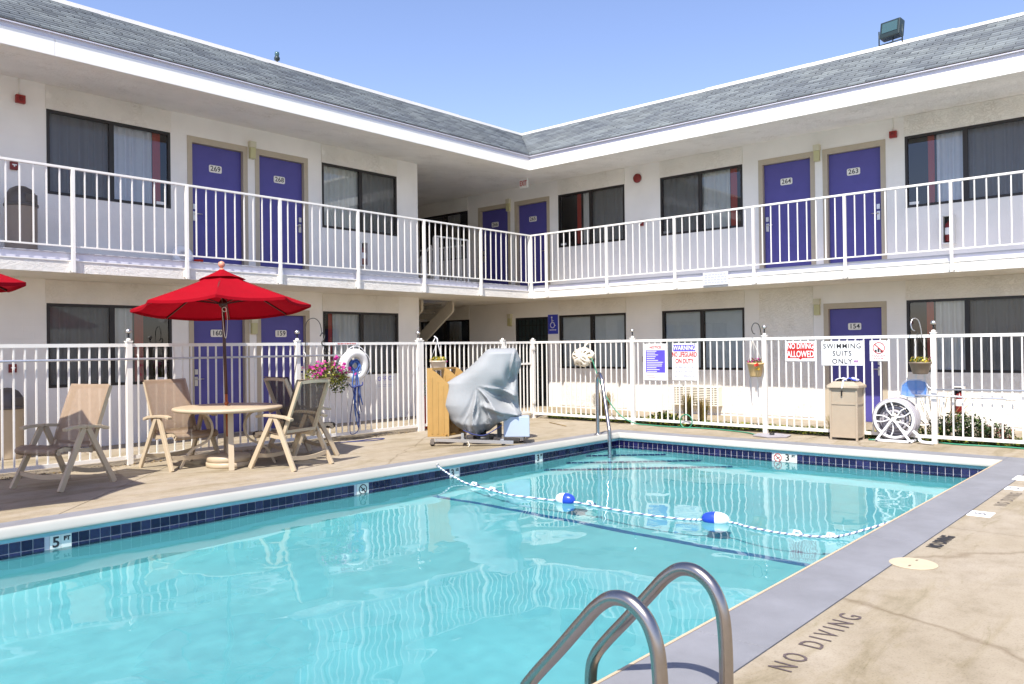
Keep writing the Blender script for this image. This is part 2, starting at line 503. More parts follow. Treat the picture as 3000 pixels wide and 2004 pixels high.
# ------------------------------------------------------------------ mesh helpers
class MB:
    def __init__(s):
        s.v, s.f, s.mi, s.sm, s.mats = [], [], [], [], []
    def mat(s, m):
        m = M[m] if isinstance(m, str) else m
        if m not in s.mats:
            s.mats.append(m)
        return s.mats.index(m)
    def add(s, vs, fs, m, smooth=False):
        k = s.mat(m)
        o = len(s.v)
        s.v += [tuple(p) for p in vs]
        for f in fs:
            s.f.append([i + o for i in f])
            s.mi.append(k)
            s.sm.append(smooth)
    def box(s, a, b, m, mtx=None):
        x0, y0, z0 = a
        x1, y1, z1 = b
        if x0 > x1: x0, x1 = x1, x0
        if y0 > y1: y0, y1 = y1, y0
        if z0 > z1: z0, z1 = z1, z0
        vs = [(x0, y0, z0), (x1, y0, z0), (x1, y1, z0), (x0, y1, z0), (x0, y0, z1), (x1, y0, z1), (x1, y1, z1), (x0, y1, z1)]
        if mtx is not None:
            vs = [mtx @ Vector(p) for p in vs]
        s.add(vs, [(0, 3, 2, 1), (4, 5, 6, 7), (0, 1, 5, 4), (1, 2, 6, 5), (2, 3, 7, 6), (3, 0, 4, 7)], m)
    def bar(s, p, q, wd, th, m, up=(0, 0, 1)):
        """rectangular bar from p to q; wd along side, th along up-ish"""
        p, q = Vector(p), Vector(q)
        d = (q - p).normalized()
        u = Vector(up)
        if abs(d.dot(u)) > .98:
            u = Vector((1, 0, 0))
        a = d.cross(u).normalized() * wd / 2
        b = a.cross(d).normalized() * th / 2
        vs = [p - a - b, p + a - b, p + a + b, p - a + b, q - a - b, q + a - b, q + a + b, q - a + b]
        s.add(vs, [(0, 3, 2, 1), (4, 5, 6, 7), (0, 1, 5, 4), (1, 2, 6, 5), (2, 3, 7, 6), (3, 0, 4, 7)], m)
    def tube(s, pts, r, m, n=8, closed=False, cap=True, smooth=True, alt=None):
        pts = [Vector(p) for p in pts]
        N = len(pts)
        rs = r if isinstance(r, (list, tuple)) else [r] * N
        def tang(i):
            if closed:
                return (pts[(i + 1) % N] - pts[i - 1]).normalized()
            return (pts[min(i + 1, N - 1)] - pts[max(i - 1, 0)]).normalized()
        t0 = tang(0)
        ref = Vector((0, 0, 1)) if abs(t0.z) < .9 else Vector((1, 0, 0))
        a = t0.cross(ref).normalized()
        vs = []
        for i in range(N):
            t = tang(i)
            a = (a - t * a.dot(t)).normalized()
            b = t.cross(a)
            for k in range(n):
                th = 2 * PI * k / n
                vs.append(pts[i] + (a * math.cos(th) + b * math.sin(th)) * rs[i])
        fs = []
        for i in range(N if closed else N - 1):
            j = (i + 1) % N
            for k in range(n):
                l = (k + 1) % n
                fs.append((i * n + k, i * n + l, j * n + l, j * n + k))
        if cap and not closed:
            fs.append(tuple(range(n))[::-1])
            fs.append(tuple((N - 1) * n + k for k in range(n)))
        if alt is None:
            s.add(vs, fs, m, smooth)
        else:      # spiral two-colour strands
            k0 = s.mat(m); k1 = s.mat(alt); o = len(s.v)
            s.v += [tuple(p) for p in vs]
            for q, f in enumerate(fs):
                s.f.append([i + o for i in f])
                i, k = divmod(q, n)
                s.mi.append(k1 if (i + k) % n < n * .36 else k0)
                s.sm.append(smooth)
    def lathe(s, prof, m, n=20, ctr=(0, 0, 0), smooth=True, cap=True):
        vs, fs = [], []
        for r, z in prof:
            for k in range(n):
                th = 2 * PI * k / n
                vs.append((ctr[0] + r * math.cos(th), ctr[1] + r * math.sin(th), ctr[2] + z))
        for i in range(len(prof) - 1):
            for k in range(n):
                l = (k + 1) % n
                fs.append((i * n + k, i * n + l, (i + 1) * n + l, (i + 1) * n + k))
        if cap:
            fs.append(tuple(range(n))[::-1])
            fs.append(tuple((len(prof) - 1) * n + k for k in range(n)))
        s.add(vs, fs, m, smooth)
    def prism(s, poly, y0, y1, m):
        """poly in (x,z) extruded along y"""
        n = len(poly)
        vs = [(x, y0, z) for x, z in poly] + [(x, y1, z) for x, z in poly]
        fs = [tuple(range(n)), tuple(range(2 * n - 1, n - 1, -1))]
        for i in range(n):
            j = (i + 1) % n
            fs.append((i, i + n, j + n, j))
        s.add(vs, fs, m)
    def mesh(s, name):
        me = bpy.data.meshes.new(name)
        me.from_pydata(s.v, [], s.f)
        for mm in s.mats:
            me.materials.append(mm)
        me.polygons.foreach_set('material_index', s.mi)
        me.polygons.foreach_set('use_smooth', s.sm)
        me.update()
        return me
    def build(s, name, parent=None, loc=(0, 0, 0), rot=0, recalc=True, bevel=0):
        me = s.mesh(name)
        if recalc or bevel:
            bm = bmesh.new()
            bm.from_mesh(me)
            bmesh.ops.recalc_face_normals(bm, faces=bm.faces)
            if bevel:
                es = [e for e in bm.edges if len(e.link_faces) == 2 and e.calc_face_angle(0) > .6]
                bmesh.ops.bevel(bm, geom=es, offset=bevel, segments=2, affect='EDGES', profile=.6)
            bm.to_mesh(me)
            bm.free()
        return ob(name, me, parent, loc, rot)

def ob(name, me, parent=None, loc=(0, 0, 0), rot=0):
    o = bpy.data.objects.new(name, me)
    C.objects.link(o)
    o.location = loc
    o.rotation_euler = (0, 0, rot) if not isinstance(rot, tuple) else rot
    if parent:
        o.parent = parent
    return o

def tag(o, label=None, cat=None, group=None, kind=None):
    if label: o['label'] = label
    if cat: o['category'] = cat
    if group: o['group'] = group
    if kind: o['kind'] = kind
    return o

def thing(name, label, cat, loc=(0, 0, 0), rot=0, group=None):
    o = bpy.data.objects.new(name, None)
    C.objects.link(o)
    o.empty_display_size = .1
    o.location = loc
    o.rotation_euler = (0, 0, rot) if not isinstance(rot, tuple) else rot
    return tag(o, label, cat, group)

def copy_tree(o, parent=None):
    c = o.copy()
    C.objects.link(c)
    c.parent = parent
    for ch in list(o.children):
        copy_tree(ch, c)
    return c

def smooth_path(pts, k=6):
    """Catmull-Rom"""
    P = [Vector(p) for p in pts]
    out = []
    for i in range(len(P) - 1):
        a, b, c, d = P[max(i - 1, 0)], P[i], P[i + 1], P[min(i + 2, len(P) - 1)]
        for j in range(k):
            t = j / k
            out.append(.5 * ((2 * b) + (c - a) * t + (2 * a - 5 * b + 4 * c - d) * t * t + (3 * b - a - 3 * c + d) * t ** 3))
    out.append(P[-1])
    return out

_tc = {}
def text_mesh(body, size=.1, m='textdark', align='CENTER', bold=0.0, xs=1.0, ext=.0015, space=1.0):
    key = (body, size, m, align, bold, xs, ext, space)
    if key in _tc:
        return _tc[key]
    cu = bpy.data.curves.new('lettering', 'FONT')
    cu.body = body
    cu.size = size
    cu.align_x = align
    cu.align_y = 'CENTER'
    cu.offset = bold
    cu.extrude = ext
    cu.resolution_u = 3
    cu.space_character = space
    cu.space_line = .95
    o = bpy.data.objects.new('tmp_text', cu)
    C.objects.link(o)
    dg = bpy.context.evaluated_depsgraph_get()
    me = bpy.data.meshes.new_from_object(o.evaluated_get(dg))
    bpy.data.objects.remove(o)
    for v in me.vertices:
        v.co.x *= xs
    me.materials.clear()
    me.materials.append(M[m])
    me.name = 'lettering'
    _tc[key] = me
    return me
def text_into(mb, body, size, m, at, **k):
    """add lettering to a mesh builder; letters stand in local x (right) / z (up), face local -y"""
    me = text_mesh(body, size, m, **k)
    mb.add([(at[0] + v.co.x, at[1] - v.co.z, at[2] + v.co.y) for v in me.vertices], [tuple(p.vertices) for p in me.polygons], m)

# local frames: x along the wall, y into the wall, z up
RL = 0.0
RR = -PI / 2
A, B = 12.043, 14.339          # balcony / roof edge planes (Y of the left wing, X of the right wing)
AW, BW = 13.387, 15.654        # wall planes
AF, BF = 10.872, 12.988        # pool fence planes
ZF, ZS = 2.884, 2.604          # upper floor, underside of slab
AE, BE = 11.688, 13.916        # eave planes
ZE, ZR = 5.467, 6.838          # eave soffit, roof top
ZW = 5.575                     # top of walls, where the sloping soffit meets them
LEND = 12.07                   # end of left wing wall
WL = 0.245                     # water level below deck

def bld(name, mb, parent, wing, u=0, z=0, d=0, **k):
    """place a wall-local part: wing 'L' or 'R'; u along wall (left: X, right: Y)"""
    if wing == 'L':
        return mb.build(name, parent, (u, AW + d, z), RL, **k)
    return mb.build(name, parent, (BW + d, u, z), RR, **k)
def place(me, name, parent, wing, u=0, z=0, d=0):
    if wing == 'L':
        return ob(name, me, parent, (u, AW + d, z), RL)
    return ob(name, me, parent, (BW + d, u, z), RR)

# ------------------------------------------------------------------ ground
PX0, PX1, PY0, PY1 = -4.0, 11.61, 2.10, 7.82       # pool water rectangle
def quad_sheet(name, rects, z, m, kind='structure', th=None):
    mb = MB()
    for (x0, y0, x1, y1) in rects:
        mb.add([(x0, y0, z), (x1, y0, z), (x1, y1, z), (x0, y1, z)], [(0, 1, 2, 3)], m)
    return tag(mb.build(name, recalc=False), kind=kind)
CO = .40   # far/near band width
quad_sheet('ground', [(-900, -900, 900, PY0 - 1.5), (-900, PY1 + 1.5, 900, 900), (-900, PY0 - 1.5, PX0 - 1.5, PY1 + 1.5), (PX1 + 1.5, PY0 - 1.5, 900, PY1 + 1.5)], -.16, 'paleground')
BLs, BNs, BFs = .285, .40, .40   # band widths left, near, far
def slab(mb, x0, y0, x1, y1, m, z1=0, z0=-.1):
    mb.box((x0, y0, z0), (x1, y1, z1), m)
# deck in poured slabs with real joints
deck = bpy.data.objects.new('pool_deck', None); C.objects.link(deck); tag(deck, kind='structure')
def deck_slabs(xs, ys, skip=None):
    for i in range(len(xs) - 1):
        for j in range(len(ys) - 1):
            x0, x1, y0, y1 = xs[i], xs[i + 1], ys[j], ys[j + 1]
            mb = MB()
            g = .005
            mb.box((x0 + g, y0 + g, -.1), (x1 - g, y1 - g, 0), 'deck')
            mb.build('deck_slab', deck)
deck_slabs([-14, -8, -4.6, -1.2, 2.2, 7.2, 13.17], [-9, -6, -2.4, PY0 - BNs])
deck_slabs([PX1 + BFs, 13.17], [PY0 - BNs, 4.9, PY1 + BLs])
# left deck: one joint runs obliquely from the coping to the fence
def poly_slab(poly, m='deck', z1=0, z0=-.1, parent=deck, name='deck_slab'):
    mb = MB()
    n = len(poly)
    vs = [(x, y, z0) for x, y in poly] + [(x, y, z1) for x, y in poly]
    fs = [tuple(range(n))[::-1], tuple(range(n, 2 * n))] + [(i, (i + 1) % n, (i + 1) % n + n, i + n) for i in range(n)]
    mb.add(vs, fs, m)
    return mb.build(name, parent)
yb = PY1 + BLs
def jx(y): return 2.80 + (y - 8.085) * (5.067 - 2.80) / (10.449 - 8.085)
poly_slab([(-8, yb), (jx(yb) - .006, yb), (jx(13.3) - .006, 13.38), (-8, 13.38)])
poly_slab([(jx(yb) + .006, yb), (10.0, yb), (10.0, 13.38), (jx(13.3) + .006, 13.38)])
poly_slab([(10.01, yb), (13.17, yb), (13.17, 10.7), (10.01, 10.7)])
poly_slab([(10.01, 10.71), (13.17, 10.71), (13.17, 24), (10.01, 24)], z1=-.001)
poly_slab([(14.15, -6), (15.75, -6), (15.75, 10.7), (14.15, 10.7)])
poly_slab([(13.18, 10.71), (15.75, 10.71), (15.75, 24), (13.18, 24)])
# garden strip between fence and walk
mb = MB(); mb.box((13.18, -6, -.12), (14.14, 10.70, -.012), 'asphalt')
tag(mb.build('garden_bed'), kind='structure')

# ------------------------------------------------------------------ pool
basin = MB()
def floor_z(x):
    if x > 7.28: return -WL - 1.02
    return -WL - 1.02 - (7.28 - x) * .03
nx = 24
xs = [PX0 + (PX1 - PX0) * i / nx for i in range(nx + 1)] + [7.28]
xs = sorted(set(xs))
for i in range(len(xs) - 1):
    a, b_ = xs[i], xs[i + 1]
    basin.add([(a, PY0, floor_z(a)), (b_, PY0, floor_z(b_)), (b_, PY1, floor_z(b_)), (a, PY1, floor_z(a))], [(0, 1, 2, 3)], 'plaster')
    for y in (PY0, PY1):
        f = [(a, y, floor_z(a)), (b_, y, floor_z(b_)), (b_, y, -.1), (a, y, -.1)]
        basin.add(f, [(0, 1, 2, 3)], 'plaster')
for x in (PX0, PX1):
    basin.add([(x, PY0, floor_z(x)), (x, PY1, floor_z(x)), (x, PY1, -.1), (x, PY0, -.1)], [(0, 1, 2, 3)], 'plaster')
pool = tag(basin.build('pool_basin', recalc=False), kind='structure')
# slope-break line on the floor and entry steps in the far corner
mb = MB()
mb.box((7.24, PY0 + .01, floor_z(7.3) + .004), (7.33, PY1 - .01, floor_z(7.3) + .012), 'floorline')
mb.build('floor_line', pool)
for rx, ry, zt in ((.96, 1.02, -.57), (1.50, 1.60, -.86), (2.05, 2.20, -1.10)):
    mb = MB()
    a_, b_, c_ = (PX1, PY1), (PX1 - rx, PY1), (PX1, PY1 - ry)
    mb.add([(*a_, zt), (*b_, zt), (*c_, zt), (*b_, -1.3), (*c_, -1.3)], [(0, 1, 2), (1, 3, 4, 2)], 'stepplaster')
    st = mb.build('entry_step', pool, recalc=False)
    mb = MB()
    d_ = (Vector(c_) - Vector(b_)); L_ = d_.length; d_ /= L_; nn = Vector((d_.y, -d_.x))
    if nn.dot(Vector(a_) - Vector(b_)) > 0: nn = -nn
    for k in range(int(L_ / .094)):
        p0 = Vector(b_) + d_ * (k * .094 + .006); p1 = p0 + d_ * .082
        for (o0, o1, z0_, z1_) in ((.004, -.075, zt + .003, zt + .003), (.004, .004, zt + .003, zt - .08)):
            q0, q1, q2, q3 = p0 + nn * o0, p1 + nn * o0, p1 + nn * o1, p0 + nn * o1
            mb.add([(*q0, z0_), (*q1, z0_), (*q2, z1_), (*q3, z1_)], [(0, 1, 2, 3)], 'navyline')
    tag(mb.build('step_edge_tiles', st, recalc=False), kind='stuff')

# water: rippled sheet
mb = MB()
nxw, nyw = 330, 150
WX0 = -4.0
vs = []
for j in range(nyw + 1):
    for i in range(nxw + 1):
        x = WX0 + (PX1 - WX0) * i / nxw
        y = PY0 + (PY1 - PY0) * j / nyw
        h = .0030 * math.sin(2.1 * x + 1.3 * y + 2.0 * noise.noise(Vector((x * .5, y * .5, 0))))
        h += .0034 * noise.noise(Vector((x * 1.3, y * 1.6, 3.1)))
        h += .0016 * noise.noise(Vector((x * 3.4, y * 3.9, 7.7)))
        h += .0005 * noise.noise(Vector((x * 9, y * 10, 1.7)))
        vs.append((x, y, -WL + h))
fs = [(j * (nxw + 1) + i, j * (nxw + 1) + i + 1, (j + 1) * (nxw + 1) + i + 1, (j + 1) * (nxw + 1) + i) for j in range(nyw) for i in range(nxw)]
mb.add(vs, fs, 'water', True)
water = tag(mb.build('pool_water', recalc=False), kind='structure')
water.cycles.is_caustics_caster = True
for o_ in [pool] + list(pool.children):
    o_.cycles.is_caustics_receiver = True
    for q_ in o_.children: q_.cycles.is_caustics_receiver = True

# coping: blue grey band + rounded white nosing
cop = bpy.data.objects.new('pool_coping', None); C.objects.link(cop); tag(cop, kind='structure')
mb = MB()
g = .003
bx0, bx1 = PX0 - BNs, PX1 + BFs
by0, by1 = PY0 - BNs, PY1 + BLs
ns = .05   # nosing overhang
def band(x0, y0, x1, y1, along, step):
    a, b_ = (x0, x1) if along == 'x' else (y0, y1)
    n = max(1, round((b_ - a) / step))
    for k in range(n):
        p0, p1 = a + (b_ - a) * k / n + .0025, a + (b_ - a) * (k + 1) / n - .0025
        q = MB()
        if along == 'x': q.box((p0, y0, -.12), (p1, y1, .003), 'skirt')
        else: q.box((x0, p0, -.12), (x1, p1, .003), 'skirt')
        q.build('coping_slab', cop, bevel=.003)
band(bx0, by0 + g, bx1 - g, PY0 - .001, 'x', 2.6)
band(PX1 + .031, PY0, bx1 - g, by1 - g, 'y', 2.4)
band(bx0, PY1 + .031, PX1 + .03, by1 - g, 'x', 2.6)
band(bx0, PY0, PX0 - .001, PY1, 'y', 2.4)
mb = MB()
prof = [(.03, .006), (0, .010), (-.012, .009), (-.022, .003), (-.032, -.010), (-.042, -.030), (-.052, -.055), (-.058, -.075), (-.054, -.086), (-.03, -.090), (.0, -.090)]
# left (runs along X, faces -Y) and far (runs along Y, faces -X); mitred in the corner
def sweep(mb, prof, m, which):
    n = len(prof)
    if which == 'left':
        a = [(PX0, PY1 + d, z) for d, z in prof]
        b_ = [(PX1 + d, PY1 + d, z) for d, z in prof]
    else:
        a = [(PX1 + d, PY1 + d, z) for d, z in prof]
        b_ = [(PX1 + d, PY0 - .001, z) for d, z in prof]
    mb.add(a + b_, [(i, i + 1, i + 1 + n, i + n) for i in range(n - 1)], m, True)
sweep(mb, prof, 'nosing', 'left'); mb.build('coping_nosing', cop)
mb = MB(); sweep(mb, prof, 'nosing', 'far'); mb.build('coping_nosing', cop)
mb = MB(); mb.box((PX0, PY0 - .0, -.10), (PX1 + .0, PY0 + .016, .005), 'nosing_edge'); mb.build('coping_trim', cop)

# tile bands
def tile_wall(label, which, count0, length, marks):
    pw = thing('tile_band', label, 'pool tiles', (0, 0, 0))
    tw = .0936
    mb = MB()
    if which == 'L':
        mb.box((PX0, PY1 - .010, -.36), (PX1 - .01, PY1 - .002, -.088), 'grout')
        mb.box((PX0, PY1 - .014, -.125), (PX1 - .014, PY1 - .0102, -.088), 'recessblue')
    else:
        mb.box((PX1 - .010, PY0, -.36), (PX1 - .002, PY1 - .01, -.088), 'grout')
        mb.box((PX1 - .014, PY0, -.125), (PX1 - .0102, PY1 - .014, -.088), 'recessblue')
    mb.build('grout_bed', pw)
    tms = []
    for mm in ('tile', 'tile2'):
        q = MB(); q.box((.004, -.0035, .004), (tw - .004, .003, tw - .004), mm)
        tms.append(q.mesh('tile'))
    cnt = 0
    rest = MB()
    for c_ in range(count0, int(length / tw)):
        pos = PX1 - .02 - (c_ + 1) * tw if which == 'L' else PY1 - .02 - c_ * tw
        if which == 'L' and pos < PX0: break
        if which == 'R' and pos - tw < PY0: break
        if any(m0 < (pos + tw / 2 if which == 'L' else pos - tw / 2) < m1 for m0, m1 in marks):
            continue
        for row in (0, 1):
            z = -.125 - tw * (row + 1)
            if which == 'L':
                L_ = (pos, PY1 - .0135, z); rr_ = 0
            else:
                L_ = (PX1 - .0135, pos, z); rr_ = RR
            vis = (which == 'R' or pos > 1.2)
            if cnt < 296 and vis:
                o = ob('tile', tms[random.random() < .3], pw, L_, rr_)
                cnt += 1
            else:
                mtx = Matrix.Translation(L_) @ Matrix.Rotation(rr_, 4, 'Z')
                rest.box((.004, -.0035, .004), (tw - .004, .003, tw - .004), 'tile', mtx)
    if rest.v:
        tag(rest.build('far_tiles', pw), kind='stuff')
    return pw
LM = [(2.640, 2.830), (6.005, 6.195), (7.545, 7.735), (9.335, 9.525)]
# ------------------------------------------------------------------ building
bd = thing('motel_building', 'two storey white stucco motel wings with purple doors and grey shingle eaves', 'building')

def wall_grid(u0, u1, z0, z1, holes, rev=.12, m='wall'):
    """front face at y=0 with rectangular holes and reveals"""
    mb = MB()
    us = sorted(set([u0, u1] + [h[0] for h in holes] + [h[1] for h in holes]))
    zs = sorted(set([z0, z1] + [h[2] for h in holes] + [h[3] for h in holes]))
    for i in range(len(us) - 1):
        for j in range(len(zs) - 1):
            cu, cz = (us[i] + us[i + 1]) / 2, (zs[j] + zs[j + 1]) / 2
            if any(h[0] < cu < h[1] and h[2] < cz < h[3] for h in holes):
                continue
            mb.add([(us[i], 0, zs[j]), (us[i + 1], 0, zs[j]), (us[i + 1], 0, zs[j + 1]), (us[i], 0, zs[j + 1])], [(0, 1, 2, 3)], m)
    for h in holes:
        a, b_, c_, d_ = h[:4]
        for q in ([(a, 0, c_), (a, rev, c_), (a, rev, d_), (a, 0, d_)], [(b_, 0, c_), (b_, 0, d_), (b_, rev, d_), (b_, rev, c_)],
                  [(a, 0, d_), (a, rev, d_), (b_, rev, d_), (b_, 0, d_)], [(a, 0, c_), (b_, 0, c_), (b_, rev, c_), (a, rev, c_)]):
            mb.add(q, [(0, 1, 2, 3)], m)
    return mb
WU0, WU1, WLo0, WLo1 = 3.911, 5.204, .955, 2.245
# windows: wing, left edge (viewer), zbase, config
# for the right wing the viewer-left edge has the larger Y; local x runs to the viewer's right
wins = [
 ('L', 4.54, 1.925, WU0, 'screenL', (0, 1.66), 'curtainsky', (1.66, 1.80)),
 ('L', 9.535, 1.93, WU0, 'screenR', (0, 1.9), 'curtain', None),
 ('L', 4.52, 1.94, WLo0, 'screenL', (0, 1.33), 'curtain', (1.36, 1.50)),
 ('L', 9.525, 1.945, WLo0, 'screenR', (.30, 1.9), 'curtain', (.20, .29)),
 ('R', 12.235, 1.93, WU0, 'screenR', (.64, 1.9), 'curtain', (.50, .62)),
 ('R', 9.36, 1.945, WU0, 'screenL', (0, 1.62), 'curtain', (1.63, 1.78)),
 ('R', 4.29, 1.945, WU0, 'screenR', (.46, 1.9), 'curtainsky', (.36, .46)),
 ('R', 17.28, 1.93, WU0, 'dark', None, None, None),
 ('R', 12.25, 1.94, WLo0, 'blind', None, None, None),
 ('R', 9.355, 1.94, WLo0, 'blind', None, None, None),
 ('R', 4.30, 1.945, WLo0, 'screenR', (.42, 1.9), 'curtain', (.31, .42)),
 ('R', 17.27, 1.93, WLo0, 'dark', None, None, None),
]
doors = [  # wing, viewer-left edge of opening, z0, number, hinge/lock side, kind
 ('L', 6.80, ZF, '269', 'l'), ('L', 8.10, ZF, '268', 'r'), ('L', 6.80, .0, '160', 'l'), ('L', 8.10, .0, '159', 'r'),
 ('R', 13.62, ZF, '265', 'r'), ('R', 14.92, ZF, '266', 'l'), ('R', 7.03, ZF, '264', 'l'), ('R', 5.73, ZF, '263', 'r'),
 ('R', 5.75, .0, '154', 'r'),
]
DW, DH = 1.07, 2.30
SEC = (13.69, 1.08)
def uloc(wing, e):
    return e
# walls (local coordinate u: L: X ; R: -Y)
holesL, holesR = [], []
for wn_ in wins:
    wing, e, wd, z0 = wn_[:4]
    u = e if wing == 'L' else -e
    (holesL if wing == 'L' else holesR).append((u, u + wd, z0, z0 + 1.29))
for d_ in doors:
    u = d_[1] if d_[0] == 'L' else -d_[1]
    z0 = d_[2] if d_[2] > 1 else -.02
    (holesL if d_[0] == 'L' else holesR).append((u, u + DW, z0, d_[2] + (2.30 if d_[2] > 1 else 2.22)))
holesR.append((-SEC[0], -SEC[0] + SEC[1], -.02, 2.23))
bld('wall', wall_grid(-3, LEND, -.1, ZW + .03, holesL), bd, 'L', recalc=False)
bld('wall', wall_grid(-24, 4, -.1, ZW + .03, holesR), bd, 'R', recalc=False)
# end wall of left wing, back walls, dark interiors
mb = MB()
mb.add([(LEND, AW, -.1), (LEND, 24, -.1), (LEND, 24, ZW + .03), (LEND, AW, ZW + .03)], [(0, 1, 2, 3)], 'wall')
mb.add([(LEND, 21, -.1), (BW, 21, -.1), (BW, 21, ZW + .03), (LEND, 21, ZW + .03)], [(0, 1, 2, 3)], 'wall')
mb.build('wall', bd, recalc=False)
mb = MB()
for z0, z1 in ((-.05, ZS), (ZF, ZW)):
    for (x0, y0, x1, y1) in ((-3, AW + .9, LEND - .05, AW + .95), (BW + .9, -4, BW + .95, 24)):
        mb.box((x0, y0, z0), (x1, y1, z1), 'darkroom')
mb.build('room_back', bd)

# stucco panels, a little proud of the block wall
def panel(wing, u0, u1, z0, z1, m='stucco'):
    q = MB(); q.box((0, -.012, z0), (u1 - u0, -.001, z1), m)
    bld('stucco_panel', q, bd, wing, u0 if wing == 'L' else u0)
for wn_ in wins:
    wing, e, wd, z0 = wn_[:4]
    q = MB()
    top = (ZW if z0 > 3 else ZS) - .004
    q.box((-.01, -.012, z0 + 1.292), (wd + .01, -.001, top), 'stucco')
    bld('stucco_panel', q, bd, wing, e)
    if wing == 'R' and z0 < 3:
        q = MB(); q.box((-.01, -.012, .05), (wd + .01, -.001, z0 - .002), 'stucco'); bld('stucco_panel', q, bd, wing, e)
q = MB(); q.box((0, -.012, .05), (1.10, -.001, ZS - .004), 'stucco'); bld('stucco_panel', q, bd, 'R', 7.09)

# windows
def wave_mesh(u0, u1, z0, z1, m, amp=.055, n=9):
    mb = MB()
    k = max(6, int((u1 - u0) * 60))
    vs = []
    for i in range(k + 1):
        u = u0 + (u1 - u0) * i / k
        y = amp * (1.6 * (1 - abs(math.sin(u * PI * n * 1.15 + math.sin(u * 7) * .9 + .5 * math.sin(u * 19)))) ** 1.6 - .3)
        vs += [(u, y, z0), (u + .004 * math.sin(u * 31), y * .8, z1)]
    mb.add(vs, [(2 * i, 2 * i + 2, 2 * i + 3, 2 * i + 1) for i in range(k)], m, True)
    return mb
for (wing, e, wd, z0, conf, cur, cm, redc) in wins:
    H = 1.29
    q = MB()
    fw_ = .045
    y0, y1 = -.006, .05
    q.box((0, y0, 0), (wd, y1, fw_), 'brown'); q.box((0, y0, H - fw_), (wd, y1, H), 'brown')
    q.box((0, y0, fw_), (fw_, y1, H - fw_), 'brown'); q.box((wd - fw_, y0, fw_), (wd, y1, H - fw_), 'brown')
    wo_ = bld('window', q, bd, wing, e, z0)
    q = MB(); q.box((wd / 2 - .04, .0, fw_), (wd / 2 + .035, .045, H - fw_), 'brown'); q.build('mullion', wo_)
    for s_ in (0, 1):
        a = fw_ if s_ == 0 else wd / 2 + .035
        b_ = wd / 2 - .04 if s_ == 0 else wd - fw_
        q = MB(); yy = .028 if s_ == 0 else .018
        q.add([(a, yy, fw_), (b_, yy, fw_), (b_, yy, H - fw_), (a, yy, H - fw_)], [(0, 1, 2, 3)], 'glass'); q.build('pane', wo_, recalc=False)
        # sash rail
    if conf in ('screenL', 'screenR'):
        a, b_ = (fw_, wd / 2 - .04) if conf == 'screenL' else (wd / 2 + .035, wd - fw_)
        q = MB(); q.add([(a, .008, fw_), (b_, .008, fw_), (b_, .008, H - fw_), (a, .008, H - fw_)], [(0, 1, 2, 3)], 'screen')
        q.build('insect_screen', wo_, recalc=False)
    if cur:
        q = wave_mesh(cur[0] + .03, cur[1], -.02, H + .02, cm, n=7)
        q.build('curtain', wo_, (0, .11, 0), recalc=False)
    if redc:
        q = wave_mesh(redc[0], redc[1], -.02, H + .02, 'redcurtain', n=12, amp=.008)
        q.build('curtain', wo_, (0, .10, 0), recalc=False)
    if conf == 'blind':
        q = MB()
        for (a, b_) in ((.05, wd / 2 - .045), (wd / 2 + .04, wd - .05)):
            q.add([(a, .09, 0), (b_, .09, 0), (b_, .09, H), (a, .09, H)], [(0, 1, 2, 3)], 'blind')
        q.build('window_blind', wo_, recalc=False)
    if conf == 'dark':
        q = wave_mesh(.9, 1.35, -.02, H + .02, 'curtain', n=7)
        q.build('curtain', wo_, (0, .25, 0), recalc=False)
    if conf.startswith('screen'):
        q = MB()
        q.box((.06 if wing == 'R' else wd - .24, .012, .05), (.22 if wing == 'R' else wd - .08, .017, .10), 'signwhite')
        if conf != 'screenR' or wing == 'R':
            q.build('window_sticker', wo_)

